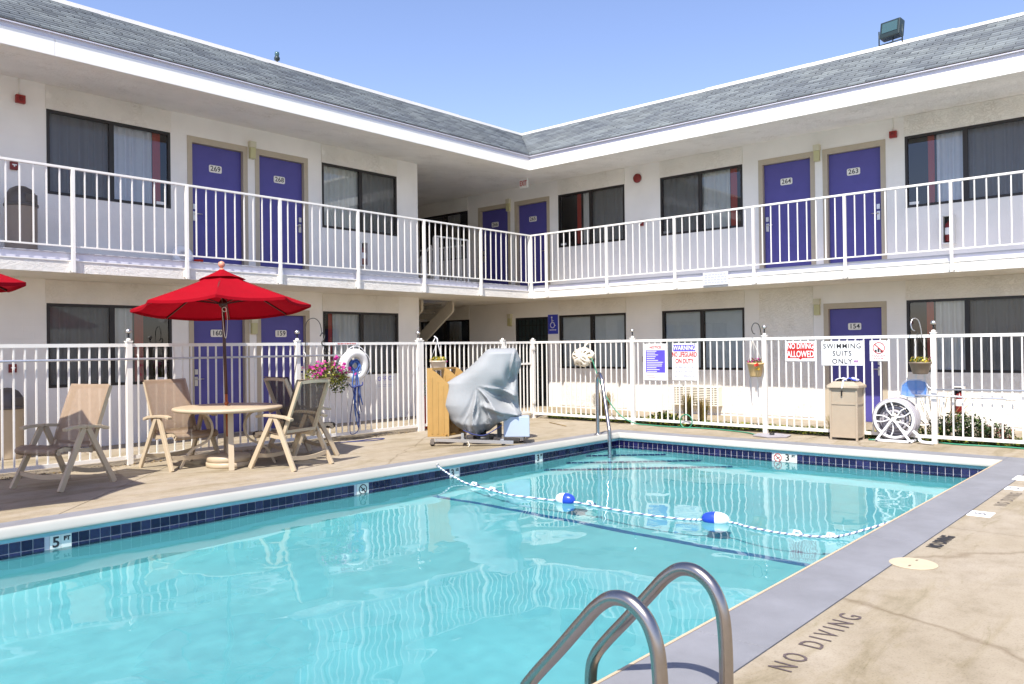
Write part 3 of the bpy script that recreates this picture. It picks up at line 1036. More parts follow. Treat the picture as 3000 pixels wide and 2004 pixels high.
# doors
for (wing, e, z0, num, side) in doors:
    top = 2.23 if z0 > 1 else 2.145
    hi = top + .075
    q = MB()
    j = .05
    q.box((0, -.008, 0), (j, .11, hi), 'tan'); q.box((DW - j, -.008, 0), (DW, .11, hi), 'tan'); q.box((j, -.008, top), (DW - j, .11, hi), 'tan')
    q.box((-.04, -.010, 0), (0, -.002, hi + .03), 'tan'); q.box((DW, -.010, 0), (DW + .04, -.002, hi + .03), 'tan'); q.box((0, -.010, hi), (DW, -.002, hi + .03), 'tan')
    q2 = MB()
    q2.box((j + .004, .07, .015), (DW - j - .004, .11, top - .006), 'doorpaint')
    do = bld('door', q2, bd, wing, e, z0, bevel=.003)
    q.build('door_frame', do)
    q = MB(); q.box((j, .03, 0), (DW - j, .12, .014), 'steel'); q.build('threshold', do)
    cx = DW / 2 - (.03 if wing == 'L' else .0)
    if side == 'l' and wing == 'L': cx = DW * .455
    q = MB()
    pz = 1.84 if z0 > 1 else 1.80
    q.box((-.12, 0, -.065), (.12, .008, .065), 'plate')
    pl = q.build('number_plate', do, (DW / 2 - .02, .060, pz), bevel=.0) if False else None
    q = MB()
    # rounded plate
    pts = []
    for (sx, sz) in ((1, 1), (-1, 1), (-1, -1), (1, -1)):
        for k in range(4):
            t = {(1, 1): 0, (-1, 1): PI / 2, (-1, -1): PI, (1, -1): 1.5 * PI}[(sx, sz)] + k * PI / 6
            pts.append((sx * .095 + .025 * math.cos(t), sz * .04 + .025 * math.sin(t)))
    q.prism(pts, 0, .008, 'plate')
    text_into(q, num, .125, 'textdark', (0, -.001, 0), bold=.0015, space=1.05)
    q.build('number_plate', do, (DW / 2 - .02, .060, pz))
    lx = j + .065 if side == 'l' else DW - j - .065
    sg = 1 if side == 'l' else -1
    q = MB()
    q.box((lx - .028, .052, .88), (lx + .028, .068, 1.04), 'steel')
    q.box((lx - .028, .044, 1.08), (lx + .028, .068, 1.17), 'steel')
    q.tube([(lx, .055, 1.0), (lx, .015, 1.0), (lx + sg * .12, .012, 1.0)], .009, 'steel', 8)
    q.lathe([(.0, 0), (.018, .0), (.018, .012), (0, .014)], 'steel', 10, (0, 0, 0))
    dh = q.build('handle', do)
# dark security door on the lower right
u, wd = SEC
q = MB()
q.box((0, .02, 0), (.06, .09, 2.23), 'black'); q.box((wd - .06, .02, 0), (wd, .09, 2.23), 'black'); q.box((.06, .02, 2.17), (wd - .06, .09, 2.23), 'black'); q.box((.06, .02, .0), (wd - .06, .09, .14), 'black')
q.box((.06, .02, .95), (wd - .06, .07, 1.06), 'black')
sd = bld('security_door', q, bd, 'R', u, 0)
q = MB(); q.box((.06, .075, .14), (wd - .06, .08, 2.17), 'floodmetal'); q.build('door_screen', sd)
q = MB()
for k in range(7):
    x = .06 + (wd - .12) * (k + 1) / 8
    q.tube([(x, .05, .14), (x, .05, 2.17)], .009, 'black', 6)
    if k in (1, 3, 5):
        q.tube([(x + .03 * math.cos(t / 2), .05, 1.9 + .05 * math.sin(t / 2)) for t in range(13)], .006, 'black', 5)
for z in (.55, 1.06, 1.75, 2.02):
    q.box((.06, .043, z), (wd - .06, .056, z + .02), 'black')
tag(q.build('door_bars', sd), kind='stuff')

# slab, soffits
mb = MB()
def L_slab(mb, z0, z1, off, m, hole=False):
    mb.box((-3, A + off, z0), (B + off, AW, z1), m)
    mb.box((B + off, -4, z0), (BW, AW, z1), m)
    mb.box((LEND, AW, z0), (12.62, 21, z1), m)
    mb.box((13.70, AW, z0), (BW, 21, z1), m)
    if hole:
        mb.box((12.62, AW, z0), (13.70, 13.86, z1), m)
        mb.box((12.62, 18.4, z0), (13.70, 21, z1), m)
    else:
        mb.box((12.62, AW, z0), (13.70, 21, z1), m)
L_slab(mb, ZS + .004, ZF, .10, 'soffit', True)
mb.build('balcony_slab', bd)
mb = MB()
mb.box((-3, A + .07, ZS + .16), (B + .07, A + .099, ZF - .002), 'edge')
mb.box((B + .07, -4, ZS + .16), (B + .099, A + .07, ZF - .002), 'edge')
mb.box((-3, A + .05, ZF - .001), (B + .05, AW - .01, ZF + .012), 'walk')
mb.box((B + .05, -4, ZF - .001), (BW - .01, A + .05, ZF + .012), 'walk')
mb.build('balcony_edge', bd)
mb = MB()
mb.box((-3, A + .015, ZS), (B + .015, A + .099, ZS + .160), 'stucco')
mb.box((B + .015, -4, ZS), (B + .099, A + .014, ZS + .160), 'stucco')
mb.build('stucco_fascia', bd)
mb = MB()
mb.box((-3, A + .005, ZS + .161), (B + .005, A + .068, ZS + .176), 'white')
mb.box((B + .005, -4, ZS + .161), (B + .068, A + .004, ZS + .176), 'white')
mb.build('drip_trim', bd)
mb = MB()
mb.add([(-3, AE + .02, ZE), (BE + .02, AE + .02, ZE), (BW, AW, ZW), (-3, AW, ZW)], [(0, 1, 2, 3)], 'soffit')
mb.add([(BE + .02, -4, ZE), (BW, -4, ZW), (BW, AW, ZW), (BE + .02, AE + .02, ZE)], [(0, 1, 2, 3)], 'soffit')
mb.add([(LEND - .2, AW, ZW + .001), (BW, AW, ZW + .001), (BW, 21, ZW + .001), (LEND - .2, 21, ZW + .001)], [(0, 1, 2, 3)], 'soffit')
mb.build('soffit', bd, recalc=False)
# roof fascia boards with butt joints
for (x0, x1) in ((-3, 4.08), (4.083, 9.4), (9.403, BE)):
    q = MB(); q.box((x0, AE, ZE - .004), (x1, AE + .03, ZE + .225), 'fascia'); q.build('fascia_board', bd, bevel=.004)
for (y0, y1) in ((-4, 3.0), (3.003, 7.7), (7.703, AE + .03)):
    q = MB(); q.box((BE, y0, ZE - .004), (BE + .03, y1, ZE + .225), 'fascia'); q.build('fascia_board', bd, bevel=.004)
mb = MB()
mb.box((-3, AE + .012, ZE + .227), (BE + .012, AE + .05, ZE + .292), 'edge')  # white board; lavender colour stands in for shade under the shingle overhang
mb.box((BE + .012, -4, ZE + .227), (BE + .05, AE + .012, ZE + .290), 'edge')
mb.build('gutter_board', bd)
mb = MB()
mb.box((-3, AE - .03, ZE + .292), (BE - .03, AE + .05, ZE + .306), 'edge')
mb.box((BE - .03, -4, ZE + .292), (BE + .05, AE - .03, ZE + .306), 'edge')
mb.build('drip_edge', bd)
# roof deck under the shingles, flat roof and cap
SB = 1.55
zr0 = ZE + .325
mb = MB()
mb.add([(-3, AE - .03, zr0), (BE - .03, AE - .03, zr0), (BE + SB, AE + SB, ZR - .02), (-3, AE + SB, ZR - .02)], [(0, 1, 2, 3)], 'shingle')
mb.add([(BE - .03, AE - .03, zr0), (BE - .03, -4, zr0), (BE + SB, -4, ZR - .02), (BE + SB, AE + SB, ZR - .02)], [(0, 1, 2, 3)], 'shingle')
mb.box((-3, AE + SB, ZR - .3), (24, 24, ZR - .025), 'edge')
mb.box((BE + SB, -4, ZR - .3), (24, AE + SB, ZR - .025), 'edge')
roof = mb.build('roof', bd, recalc=False)
# shingle tabs: real overlapping geometry
def shingles(which):
    mb = MB()
    run = SB + .03; rise = ZR - .02 - zr0
    Ls = math.hypot(run, rise)
    N = 16
    sl_, th = Ls / N, .015
    for i in range(N):
        s0 = i / N
        s1 = min(1.0, (i + 1.25) / N)
        a0, z0 = s0 * run, zr0 + s0 * rise
        a1, z1 = s1 * run, zr0 + s1 * rise
        ln = (BE - .03 + a0 + 3) if which == 'L' else (AE - .03 + a0 + 4)
        p = -(i % 2) * .15
        while p < ln:
            wd_ = .30
            e0 = max(p, 0); e1 = min(p + wd_ - .012, ln)
            if e1 - e0 > .02:
                dz = th * (1 + .5 * random.random()); ds = random.uniform(-.006, .006)
                def T(e, a, z, h):
                    if which == 'L':
                        return (-3 + e, AE - .03 + a, z + h)
                    return (BE - .03 + a, -4 + e, z + h)
                zz = ds * rise / run
                mb.add([T(e0, a0 + ds, z0 + zz, .001), T(e1, a0 + ds, z0 + zz, .001), T(e1, a0 + ds, z0 + zz, dz + .008), T(e0, a0 + ds, z0 + zz, dz + .008),
                        T(e1, a1, z1, .004), T(e0, a1, z1, .004)], [(0, 1, 2, 3), (3, 2, 4, 5)], 'shingle')
            p += wd_
    return mb
for wh in ('L', 'R'):
    o = shingles(wh).build('shingles', roof)
    tag(o, kind='stuff')
# white cap flashing, in lengths that lift a little
for (x0, x1) in ((-3, 2.2), (2.2, 5.4), (5.4, 9.9), (9.9, 13.2), (13.2, BE + SB)):
    q = MB(); j = random.uniform(-.008, .012)
    q.box((x0 + .004, AE + SB - .05, ZR - .045 + j), (x1 - .004 if x1 < BE else x1, AE + SB + .02, ZR + .02 + j), 'white'); q.build('cap_flashing', bd)
for (y0, y1) in ((-4, 3.4), (3.4, 5.9), (5.9, 8.1), (8.1, 11), (11, AE + SB - .051)):
    q = MB(); j = random.uniform(-.008, .012)
    q.box((BE + SB - .05, y0 + .004, ZR - .045 + j), (BE + SB + .02, y1 - .004, ZR + .02 + j), 'white'); q.build('cap_flashing', bd)

tile_wall('navy waterline tiles along the left side of the pool below the chairs', 'L', 0, 20, LM)
tile_wall('navy waterline tiles across the far end of the pool', 'R', 0, 6.5, [(4.70, 5.06)])

# ------------------------------------------------------------------ balcony railings
def balcony_railing(label, wing, L0, L1, posts, exclude_first=False):
    t = thing('balcony_railing', label, 'railing', group='white balcony railings along the upper floor')
    z0, z1 = 2.972, 4.075
    pm = MB(); pm.box((-.02, -.045, ZS + .004), (.02, .012, z1 - .03), 'white_metal'); pm.box((-.045, -.006, ZS + .03), (.045, .010, ZS + .14), 'white_metal')
    pm = pm.mesh('post')
    bm_ = MB(); bm_.box((-.0085, -.0085, z0), (.0085, .0085, z1 - .02), 'white_metal'); bm_ = bm_.mesh('baluster')
    q = MB(); lo, hi = min(L0, L1), max(L0, L1)
    if wing == 'L':
        q.box((lo, A - .022, z1 - .032), (hi, A + .022, z1 + .002), 'white_metal'); top = q.build('top_rail', t, bevel=.005)
        q = MB(); q.box((lo, A - .012, z0 - .012), (hi, A + .012, z0 + .010), 'white_metal'); q.build('bottom_rail', t)
    else:
        q.box((B - .022, lo, z1 - .032), (B + .022, hi, z1 + .002), 'white_metal'); q.build('top_rail', t, bevel=.005)
        q = MB(); q.box((B - .012, lo, z0 - .012), (B + .012, hi, z0 + .010), 'white_metal'); q.build('bottom_rail', t)
    for p in posts:
        if wing == 'L': ob('post', pm, t, (p, A, 0), 0)
        else: ob('post', pm, t, (B, p, 0), RR)
    ps = sorted(posts)
    for i in range(len(ps) - 1):
        n = max(1, round(abs(ps[i + 1] - ps[i]) / .166))
        for k in range(1, n):
            p = ps[i] + (ps[i + 1] - ps[i]) * k / n
            ob('baluster', bm_, t, (p, A, 0) if wing == 'L' else (B, p, 0), 0 if wing == 'L' else RR)
    return t
LP = [12.65 - 1.648 * k for k in range(10)]
balcony_railing('white balcony railing above the red umbrella, running along the left wing', 'L', -3, B - .023, [p for p in LP if p > -3] + [B])
RP = [11.562, 9.905, 8.254, 6.582, 4.914, 3.252, 1.59, -.07, -1.73, -3.4]
balcony_railing('white balcony railing in front of doors 263 and 264 on the right wing', 'R', -4, A + .022, RP + [A + .03])

# ------------------------------------------------------------------ pool fence
FT, FBz = 1.602, .10
picket = MB(); picket.box((-.0095, -.0095, .11), (.0095, .0095, FT - .03), 'white_metal'); picket = picket.mesh('picket')
pq = MB(); pq.box((-.035, -.035, -.05), (.035, .035, FT + .02), 'white_metal')
pq.box((-.042, -.042, FT + .02), (.042, .042, FT + .035), 'white_metal')
pq.lathe([(.0, 0), (.028, .003), (.032, .016), (.022, .030), (0, .035)], 'white_metal', 12, (0, 0, FT + .035), cap=False)
fpost = pq.mesh('fence_post')
def fence(name, label, wing, ps, end=None, group='white picket fence around the pool'):
    t = thing(name, label, 'fence', group=group)
    lo, hi = min(ps), max(ps)
    for p in ps:
        ob('fence_post', fpost, t, (p, AF, 0) if wing == 'L' else (BF, p, 0), 0)
    ps = sorted(ps)
    for i in range(len(ps) - 1):
        a, b_ = ps[i] + .035, ps[i + 1] - .035
        for (z0, z1, nm, hw) in ((FT - .045, FT, 'top_rail', .018), (.075, .122, 'bottom_rail', .016)):
            q = MB()
            if wing == 'L': q.box((a, AF - hw, z0), (b_, AF + hw, z1), 'white_metal')
            else: q.box((BF - hw, a, z0), (BF + hw, b_, z1), 'white_metal')
            q.build(nm, t)
        n = max(2, round((ps[i + 1] - ps[i]) / .1225))
        for k in range(1, n):
            p = ps[i] + (ps[i + 1] - ps[i]) * k / n
            ob('picket', picket, t, (p, AF, 0) if wing == 'L' else (BF, p, 0), 0)
    return t
fence('pool_fence', 'white picket pool fence behind the patio chairs on the left', 'L', [-3.12, -.525, 2.07, 4.66, 7.25, 9.775])
fence('pool_fence', 'short white fence panel behind the covered pool lift, left of the gate', 'L', [9.841, 12.04])
fence('pool_fence', 'white picket pool fence carrying the signs on the right', 'R', [BF * 0 + 10.872, 8.415, 5.80, 3.206, .61, -1.98, -4.6])
gt = thing('pool_gate', 'narrow white picket gate with latch beside the covered pool lift', 'gate')
for (z0, z1, nm) in ((FT - .045, FT, 'top_rail'), (1.12, 1.16, 'middle_rail'), (.11, .155, 'bottom_rail')):
    q = MB(); q.box((12.11, AF - .016, z0), (12.92, AF + .016, z1), 'white_metal'); q.build(nm, gt)
for x in (12.11, 12.90):
    q = MB(); q.box((x, AF - .018, .09), (x + .035, AF + .018, FT), 'white_metal'); q.build('gate_stile', gt)
for k in range(1, 7):
    ob('picket', picket, gt, (12.13 + .11 * k, AF, 0), 0)
for z in (.30, 1.42):
    q = MB(); q.box((12.935, AF - .05, z), (12.995, AF - .03, z + .06), 'white_metal'); q.tube([(12.93, AF - .045, z - .02), (12.93, AF - .045, z + .08)], .012, 'white_metal', 8); q.build('hinge', gt)
q = MB(); q.box((12.06, AF - .06, 1.0), (12.10, AF - .035, 1.5), 'white_metal'); q.build('latch', gt)

# small lamps on the post tops
def post_lamp(x, y, label, stem=.05):
    t = thing('post_lamp', label, 'garden light', (x, y, FT + .078), 0, 'small solar lamps on the fence posts')
    q = MB(); q.lathe([(.012, -.001), (.012, stem), (.03, stem + .012)], 'black', 10, smooth=False); q.build('lamp_stem', t)
    q = MB(); q.lathe([(.03, stem + .012), (.042, stem + .02), (.040, stem + .045), (.02, stem + .066), (0, stem + .07)], 'steel', 14, cap=False); q.build('lamp_cap', t)
post_lamp(4.66, AF, 'small domed solar lamp on the fence post left of the patio table')
post_lamp(7.25, AF, 'small domed solar lamp on the fence post by the pink flowers')
post_lamp(9.775, AF, 'small solar lamp on the fence post beside the white flower basket')
post_lamp(BF, 8.415, 'small solar lamp on the fence post left of the NOTICE sign', .06)
post_lamp(BF, 5.80, 'small solar lamp on the post with the orange flower pot', .06)
post_lamp(BF, 3.206, 'small domed solar lamp on the post with the brown flower pot', .06)

# telescopic pole hung along the left fence
q = MB(); q.tube([(-2.0, AF - .055, 1.405), (8.05, AF - .055, 1.392)], .015, 'poolpole', 10)
po = tag(q.build('telescopic_pole'), 'pale metal telescopic pole hung along the left pool fence', 'pole')
for x in (1.9, 4.66, 7.25):
    q = MB(); q.tube([(x + .1, AF - .012, 1.45), (x + .1, AF - .055, 1.445), (x + .1, AF - .08, 1.41), (x + .1, AF - .06, 1.372), (x + .1, AF - .03, 1.375)], .005, 'white_metal', 6); q.build('pole_hook', po)

# ------------------------------------------------------------------ wall things
def wall_loc(wing, u, z, d=0):
    return ((u, AW + d, z), 0) if wing == 'L' else ((BW + d, u, z), RR)
def wall_light(wing, u, z, label):
    l_, r_ = wall_loc(wing, u, z)
    t = thing('wall_light', label, 'wall light', l_, r_, 'tan box lights on the motel walls')
    q = MB(); q.box((-.062, -.085, .20), (.062, 0, .31), 'lightbox'); q.box((-.05, -.02, -.01), (.05, 0, .2), 'lightbox'); q.build('light_housing', t)
    q = MB(); q.box((-.055, -.078, .0), (.055, -.021, .199), 'lens'); q.build('light_lens', t, bevel=.006)
wall_light('L', 7.985, 5.01, 'tan box light upstairs on the left wing, between doors 269 and 268')
wall_light('L', 7.985, 1.79, 'tan box light downstairs behind the red umbrella, between doors 160 and 159')
wall_light('R', 5.862, 5.01, 'tan box light upstairs on the right wing, left of door 263')
wall_light('R', 13.842, 5.00, 'tan box light in the upstairs corner passage beside door 265')
wall_light('R', 5.90, 2.04, 'tan box wall light left of door 154')
wall_light('R', 13.842, 2.03, 'tan box wall light left of the dark security door')
def alarm(wing, u, z, label, conduit=True):
    l_, r_ = wall_loc(wing, u, z)
    t = thing('fire_alarm', label, 'fire alarm', l_, r_, 'red alarm boxes high on the walls')
    q = MB(); q.box((-.062, -.07, -.06), (.062, 0, .06), 'red'); q.build('alarm_box', t, bevel=.006)
    q = MB(); q.lathe([(0, 0), (.03, 0), (.03, .012), (0, .014)], 'darkred', 14); o = q.build('alarm_lens', t, (0, -.071, 0), (R(90), 0, 0))
    q = MB(); q.tube([(-.01, -.012, .06), (-.01, -.012, ZW - z)], .008, 'white', 6); q.build('conduit', t)
alarm('L', 4.18, 5.26, 'red fire alarm box high on the wall left of the upper left window')
alarm('R', 4.475, 5.27, 'red fire alarm box high on the wall right of door 263')
def pull(wing, u, z, label):
    l_, r_ = wall_loc(wing, u, z)
    t = thing('fire_pull_station', label, 'fire alarm', l_, r_, 'red pull stations')
    q = MB(); q.box((-.05, -.045, -.062), (.05, 0, .062), 'darkred'); q.build('station_box', t, bevel=.005)
    q = MB(); q.box((-.03, -.055, .0), (.03, -.045, .018), 'signwhite'); q.box((-.008, -.055, -.02), (.008, -.045, -.0), 'signwhite'); q.build('pull_handle', t)
pull('L', 4.09, 4.26, 'dark red pull station above the upstairs trash can')
pull('L', 4.05, 1.27, 'dark red pull station beside the lower left window')
pull('R', 9.847, 4.25, 'dark red pull station between the two middle upstairs windows of the right wing')
pull('R', 9.80, 1.18, 'dark red pull station behind the NOTICE sign')
t = thing('alarm_bell', 'round brown alarm bell under the eave between two upstairs windows', 'alarm bell', (BW, 9.94, 5.28), RR)
q = MB(); q.lathe([(0, .06), (.045, .058), (.09, .04), (.105, .015), (.105, 0)], 'darkred', 20, cap=False); q.build('bell_dome', t, (0, -.02, 0), (R(90), 0, 0))
q = MB(); q.box((-.05, -.02, -.05), (.05, 0, .05), 'brown'); q.build('bell_bracket', t)
# extinguisher cabinets
def cabinet(wing, u, z, label, wd=.19, h=.50):
    l_, r_ = wall_loc(wing, u, z)
    t = thing('extinguisher_cabinet', label, 'fire extinguisher', l_, r_, 'fire extinguisher cabinets')
    q = MB()
    q.box((-wd / 2, -.15, 0), (-wd / 2 + .02, 0, h), 'cabinet'); q.box((wd / 2 - .02, -.15, 0), (wd / 2, 0, h), 'cabinet')
    q.box((-wd / 2 + .02, -.15, 0), (wd / 2 - .02, 0, .02), 'cabinet'); q.box((-wd / 2 + .02, -.15, h - .02), (wd / 2 - .02, 0, h), 'cabinet')
    q.box((-wd / 2 + .02, -.02, .02), (wd / 2 - .02, 0, h - .02), 'black'); q.build('cabinet_box', t)
    q = MB(); q.lathe([(0, .04), (.055, .04), (.06, .06), (.06, .32), (.045, .36), (.02, .38), (.02, .40), (0, .40)], 'ext', 16); q.build('extinguisher_bottle', t, (0, -.085, 0))
    q = MB(); q.lathe([(.061, .16), (.061, .28)], 'signwhite', 16, cap=False); q.build('bottle_label', t, (0, -.085, 0))
    q = MB(); q.box((-.012, -.13, .40), (.012, -.04, .43), 'black'); q.tube([(.0, -.07, .41), (.05, -.09, .40), (.065, -.085, .3), (.062, -.08, .12)], .008, 'black', 6); q.build('extinguisher_handle', t)
cabinet('L', 10.47, 3.19, 'fire extinguisher cabinet below the right window upstairs on the left wing')
cabinet('R', 3.575, 3.19, 'fire extinguisher cabinet below the large window at the upper right')
cabinet('R', 3.45, .22, 'fire extinguisher on the wall behind the hose reel and shrub')
# trash cans with domed lids
def dome_can(x, y, z, label, mb_, ml):
    t = thing('trash_can', label, 'trash can', (x, y, z), .4, 'round trash cans with domed lids')
    q = MB(); q.lathe([(.2, 0), (.205, .02), (.205, .70), (.21, .715), (.0, .715)], mb_, 28, smooth=True); q.build('can_body', t)
    q = MB(); q.lathe([(.215, .70), (.222, .705), (.222, .735), (.21, .74)], mb_ if ml != 'canlid' else ml, 28); q.build('can_rim', t)
    q = MB(); q.lathe([(.208, .735), (.208, .80), (.19, .88), (.14, .955), (.07, .995), (0, 1.005)], ml, 28, cap=False); q.build('can_lid', t)
    q = MB(); q.box((-.09, -.214, .76), (.09, -.19, .87), ml); q.build('lid_flap', t, bevel=.01)
dome_can(4.06, 12.98, ZF + .012, 'dark brown domed trash can on the upper walkway', 'can', 'canlid')
dome_can(3.86, 12.98, 0, 'tan trash can with dark domed lid behind the left fence', 'canbody', 'canlid')
# beach things by door 269
t = thing('swim_ring', 'pale white and pink swim ring leaning on the wall by door 269', 'swim ring', (6.53, 13.12, ZF + .2), 0)
q = MB(); pts = [(.125 * math.cos(a), 0, .125 * math.sin(a)) for a in [2 * PI * k / 28 for k in range(28)]]
q.tube(pts, .062, 'floatwhite', 12, closed=True); q.build('ring_tube', t, (0, 0, 0), (R(-12), 0, 0))
t = thing('sand_toy', 'orange and blue beach toys on the upper walkway beside door 269', 'toys', (6.72, 13.02, ZF + .012), 0)
q = MB(); q.lathe([(.05, 0), (.075, .13), (.078, .14), (.06, .14)], 'petalred', 14, cap=False); q.build('toy_bucket', t, (.04, 0, 0))
q = MB(); q.box((-.62, -.06, 0), (-.02, .06, .035), 'navy'); q.build('folded_mat', t, bevel=.012)
q = MB(); q.lathe([(.0, 0), (.07, 0), (.07, .05), (0, .06)], 'floatblue', 12); q.build('toy_cup', t, (-.10, -.08, .036))

# signs
def exit_sign():
    t = thing('exit_sign', 'white EXIT sign with red letters hanging under the eave near the corner', 'exit sign', (14.75, 12.57, 5.30), RR)
    q = MB(); q.box((-.125, -.022, 0), (.125, .022, .22), 'signwhite'); text_into(q, 'EXIT', .17, 'signred', (0, -.024, .105), bold=.003, xs=.62); q.build('sign_box', t)
    q = MB(); q.box((-.04, -.02, .22), (.04, .02, .262), 'signwhite'); q.build('hanger', t)
exit_sign()
def on_fence(name, label, y0, y1, z0, z1, cat='sign', parts=None, group='signs on the pool fence'):
    """sign on the right fence; y0 > y1 (viewer left to right)"""
    t = thing(name, label, cat, (BF - .016, (y0 + y1) / 2, z0), RR, group)
    wd, h = y0 - y1, z1 - z0
    q = MB(); q.box((-wd / 2, -.004, 0), (wd / 2, 0, h), 'signwhite'); q.build('sign_board', t)
    parts(t, wd, h)
    for sx in (-1, 1):
        q = MB(); q.tube([(sx * wd * .42, -.005, h - .02), (sx * wd * .42, -.008, h - .008), (sx * wd * .42, .004, h + .02)], .003, 'black', 5); q.build('cable_tie', t)
    return t
def lett(t, lines, name='lettering'):
    q = MB()
    for (body, size, m, x, z, kw) in lines:
        text_into(q, body, size, m, (x, -.0055, z), **kw)
    q.build(name, t, recalc=False)
def swim(t, w_, h):
    k = dict(bold=.0012, space=1.14)
    lett(t, [('SWIMMING', .112, 'textdark', 0, h - .085, dict(bold=.0009, space=1.16, xs=.93)), ('SUITS', .108, 'textdark', 0, h - .20, k), ('ONLY', .108, 'textdark', 0, h - .325, k)])
    q = MB()
    for i in range(5):
        for j in range(4):
            if (i * 3 + j) % 3: q.box((.18 + i * .014, -.006, .03 + j * .018), (.191 + i * .014, -.0045, .045 + j * .018), 'signblue' if (i + j) % 2 else 'signred')
    tag(q.build('printed_emblem', t), kind='stuff')
on_fence('swimwear_sign', 'white sign reading SWIMMING SUITS ONLY on the fence behind the towel bin', 4.84, 4.20, 1.139, 1.525, parts=swim)
def nodiv(t, w_, h):
    q = MB(); q.box((-.215, -.0052, .045), (.215, -.0042, h - .03), 'signred')
    for i in range(7):
        q.box((-.222, -.0052, .06 + i * .035), (-.215, -.0042, .075 + i * .035), 'signred'); q.box((.215, -.0052, .06 + i * .035), (.222, -.0042, .075 + i * .035), 'signred')
    q.add([(-.03, -.0052, .045), (.03, -.0052, .045), (0, -.0052, .02)], [(0, 1, 2)], 'signred')
    q.build('red_panel', t)
    lett(t, [('NO DIVING', .125, 'signwhite', 0, h - .085, dict(bold=.0022, xs=.66)), ('ALLOWED', .145, 'signwhite', 0, h - .215, dict(bold=.0022, xs=.64))])
on_fence('no_diving_sign', 'white and red sign reading NO DIVING ALLOWED on the right fence', 5.43, 4.935, 1.205, 1.53, parts=nodiv)
def noglass(t, w_, h):
    q = MB()
    q.tube([(.083 * math.cos(a), -.005, h - .115 + .083 * math.sin(a)) for a in [2 * PI * k / 32 for k in range(32)]], .006, 'signred', 6, closed=True)
    q.bar((-.06, -.005, h - .06), (.06, -.005, h - .17), .004, .014, 'signred', up=(0, 0, 1)); q.build('prohibition_ring', t)
    q = MB(); q.box((-.06, -.0052, h - .18), (-.03, -.0042, h - .14), 'textdark'); q.box((-.02, -.0052, h - .18), (.01, -.0042, h - .12), 'textdark'); q.box((.02, -.0052, h - .18), (.06, -.0042, h - .15), 'textdark'); q.build('pictogram', t)
    q = MB(); rnd = random.Random(4)
    for (z, hw) in ((h - .225, .10), (h - .252, .07), (h - .28, .075)):
        x = -hw
        while x < hw - .01:
            w2 = rnd.uniform(.014, .035); q.box((x, -.0052, z - .006), (min(x + w2, hw), -.0044, z + .006), 'signred'); x += w2 + .008
    tag(q.build('red_print', t), kind='stuff')
on_fence('prohibition_sign', 'small white sign with red crossed circle, right of SWIMMING SUITS ONLY', 4.10, 3.832, 1.21, 1.525, parts=noglass)
def notice(t, w_, h):
    q = MB(); q.box((-.205, -.0052, .14), (.205, -.0042, .555), 'signblue'); q.build('purple_panel', t)
    lett(t, [('NOTICE', .062, 'signred', 0, h - .07, dict(bold=.002, space=1.1))])
    q = MB()
    random.seed(4)
    for i in range(12):
        z = .53 - i * .034
        q.box((-.185, -.0062, z), (-.185 + random.uniform(.16, .37), -.0053, z + .011), 'signwhite')
    for i in range(3):
        q.box((-.19, -.0062, .11 - i * .03), (.15 + random.uniform(-.2, .04), -.0053, .116 - i * .03), 'signred')
    tag(q.build('printed_lines', t), kind='stuff')
on_fence('notice_sign', 'white NOTICE sign with a purple panel of rules on the right fence', 8.154, 7.66, .845, 1.52, parts=notice)
def warn(t, w_, h):
    q = MB(); q.box((-.225, -.0052, h - .145), (.225, -.0042, h - .025), 'signblue'); q.build('purple_panel', t)
    lett(t, [('WARNING', .115, 'signwhite', 0, h - .085, dict(bold=.0018, xs=.80)), ('NO LIFEGUARD', .118, 'signred', 0, h - .205, dict(bold=.0032, xs=.60)), ('ON DUTY', .118, 'signred', 0, h - .325, dict(bold=.0032, xs=.68)),
             ('CHILDREN SHOULD NOT', .062, 'faded', 0, h - .435, dict(xs=.62)), ('USE POOL WITHOUT', .062, 'faded', 0, h - .515, dict(xs=.68)), ('ADULT SUPERVISION', .062, 'faded', 0, h - .595, dict(xs=.68))])
on_fence('warning_sign', 'white sign reading WARNING NO LIFEGUARD ON DUTY on the right fence', 7.552, 7.055, .856, 1.52, parts=warn)
# wheelchair sign
t = thing('accessible_sign', 'blue wheelchair sign on the wall beside the dark security door', 'sign', (BW - .012, 12.44, 1.80), RR)
q = MB(); q.box((-.155, -.004, 0), (.155, .004, .475), 'access'); q.build('sign_board', t)
q = MB()
q.tube([(-.01 + .065 * math.cos(a), -.006, .215 + .065 * math.sin(a)) for a in [R(100) + R(300) * k / 20 for k in range(21)]], .009, 'signwhite', 6)
q.build('wheelchair_symbol', t)
q = MB()
q.tube([(-.03, -.006, .385), (-.022, -.006, .285), (.03, -.006, .278), (.06, -.006, .20), (.085, -.006, .21)], .009, 'signwhite', 6)
q.build('symbol_body', t)
q = MB(); q.tube([(-.026, -.0062, .325), (.025, -.0062, .325)], .007, 'signwhite', 6); q.build('symbol_arm', t)
q = MB(); q.lathe([(0, 0), (.021, 0), (.021, .003), (0, .003)], 'signwhite', 14); q.build('symbol_head', t, (-.032, -.0045, .41), (R(90), 0, 0))
q = MB(); q.box((-.085, -.006, .09), (.085, -.0045, .105), 'signwhite'); q.add([(-.11, -.006, .0975), (-.08, -.006, .118), (-.08, -.006, .077)], [(0, 1, 2)], 'signwhite'); q.add([(.11, -.006, .0975), (.08, -.006, .118), (.08, -.006, .077)], [(0, 1, 2)], 'signwhite'); q.build('printed_arrow', t)
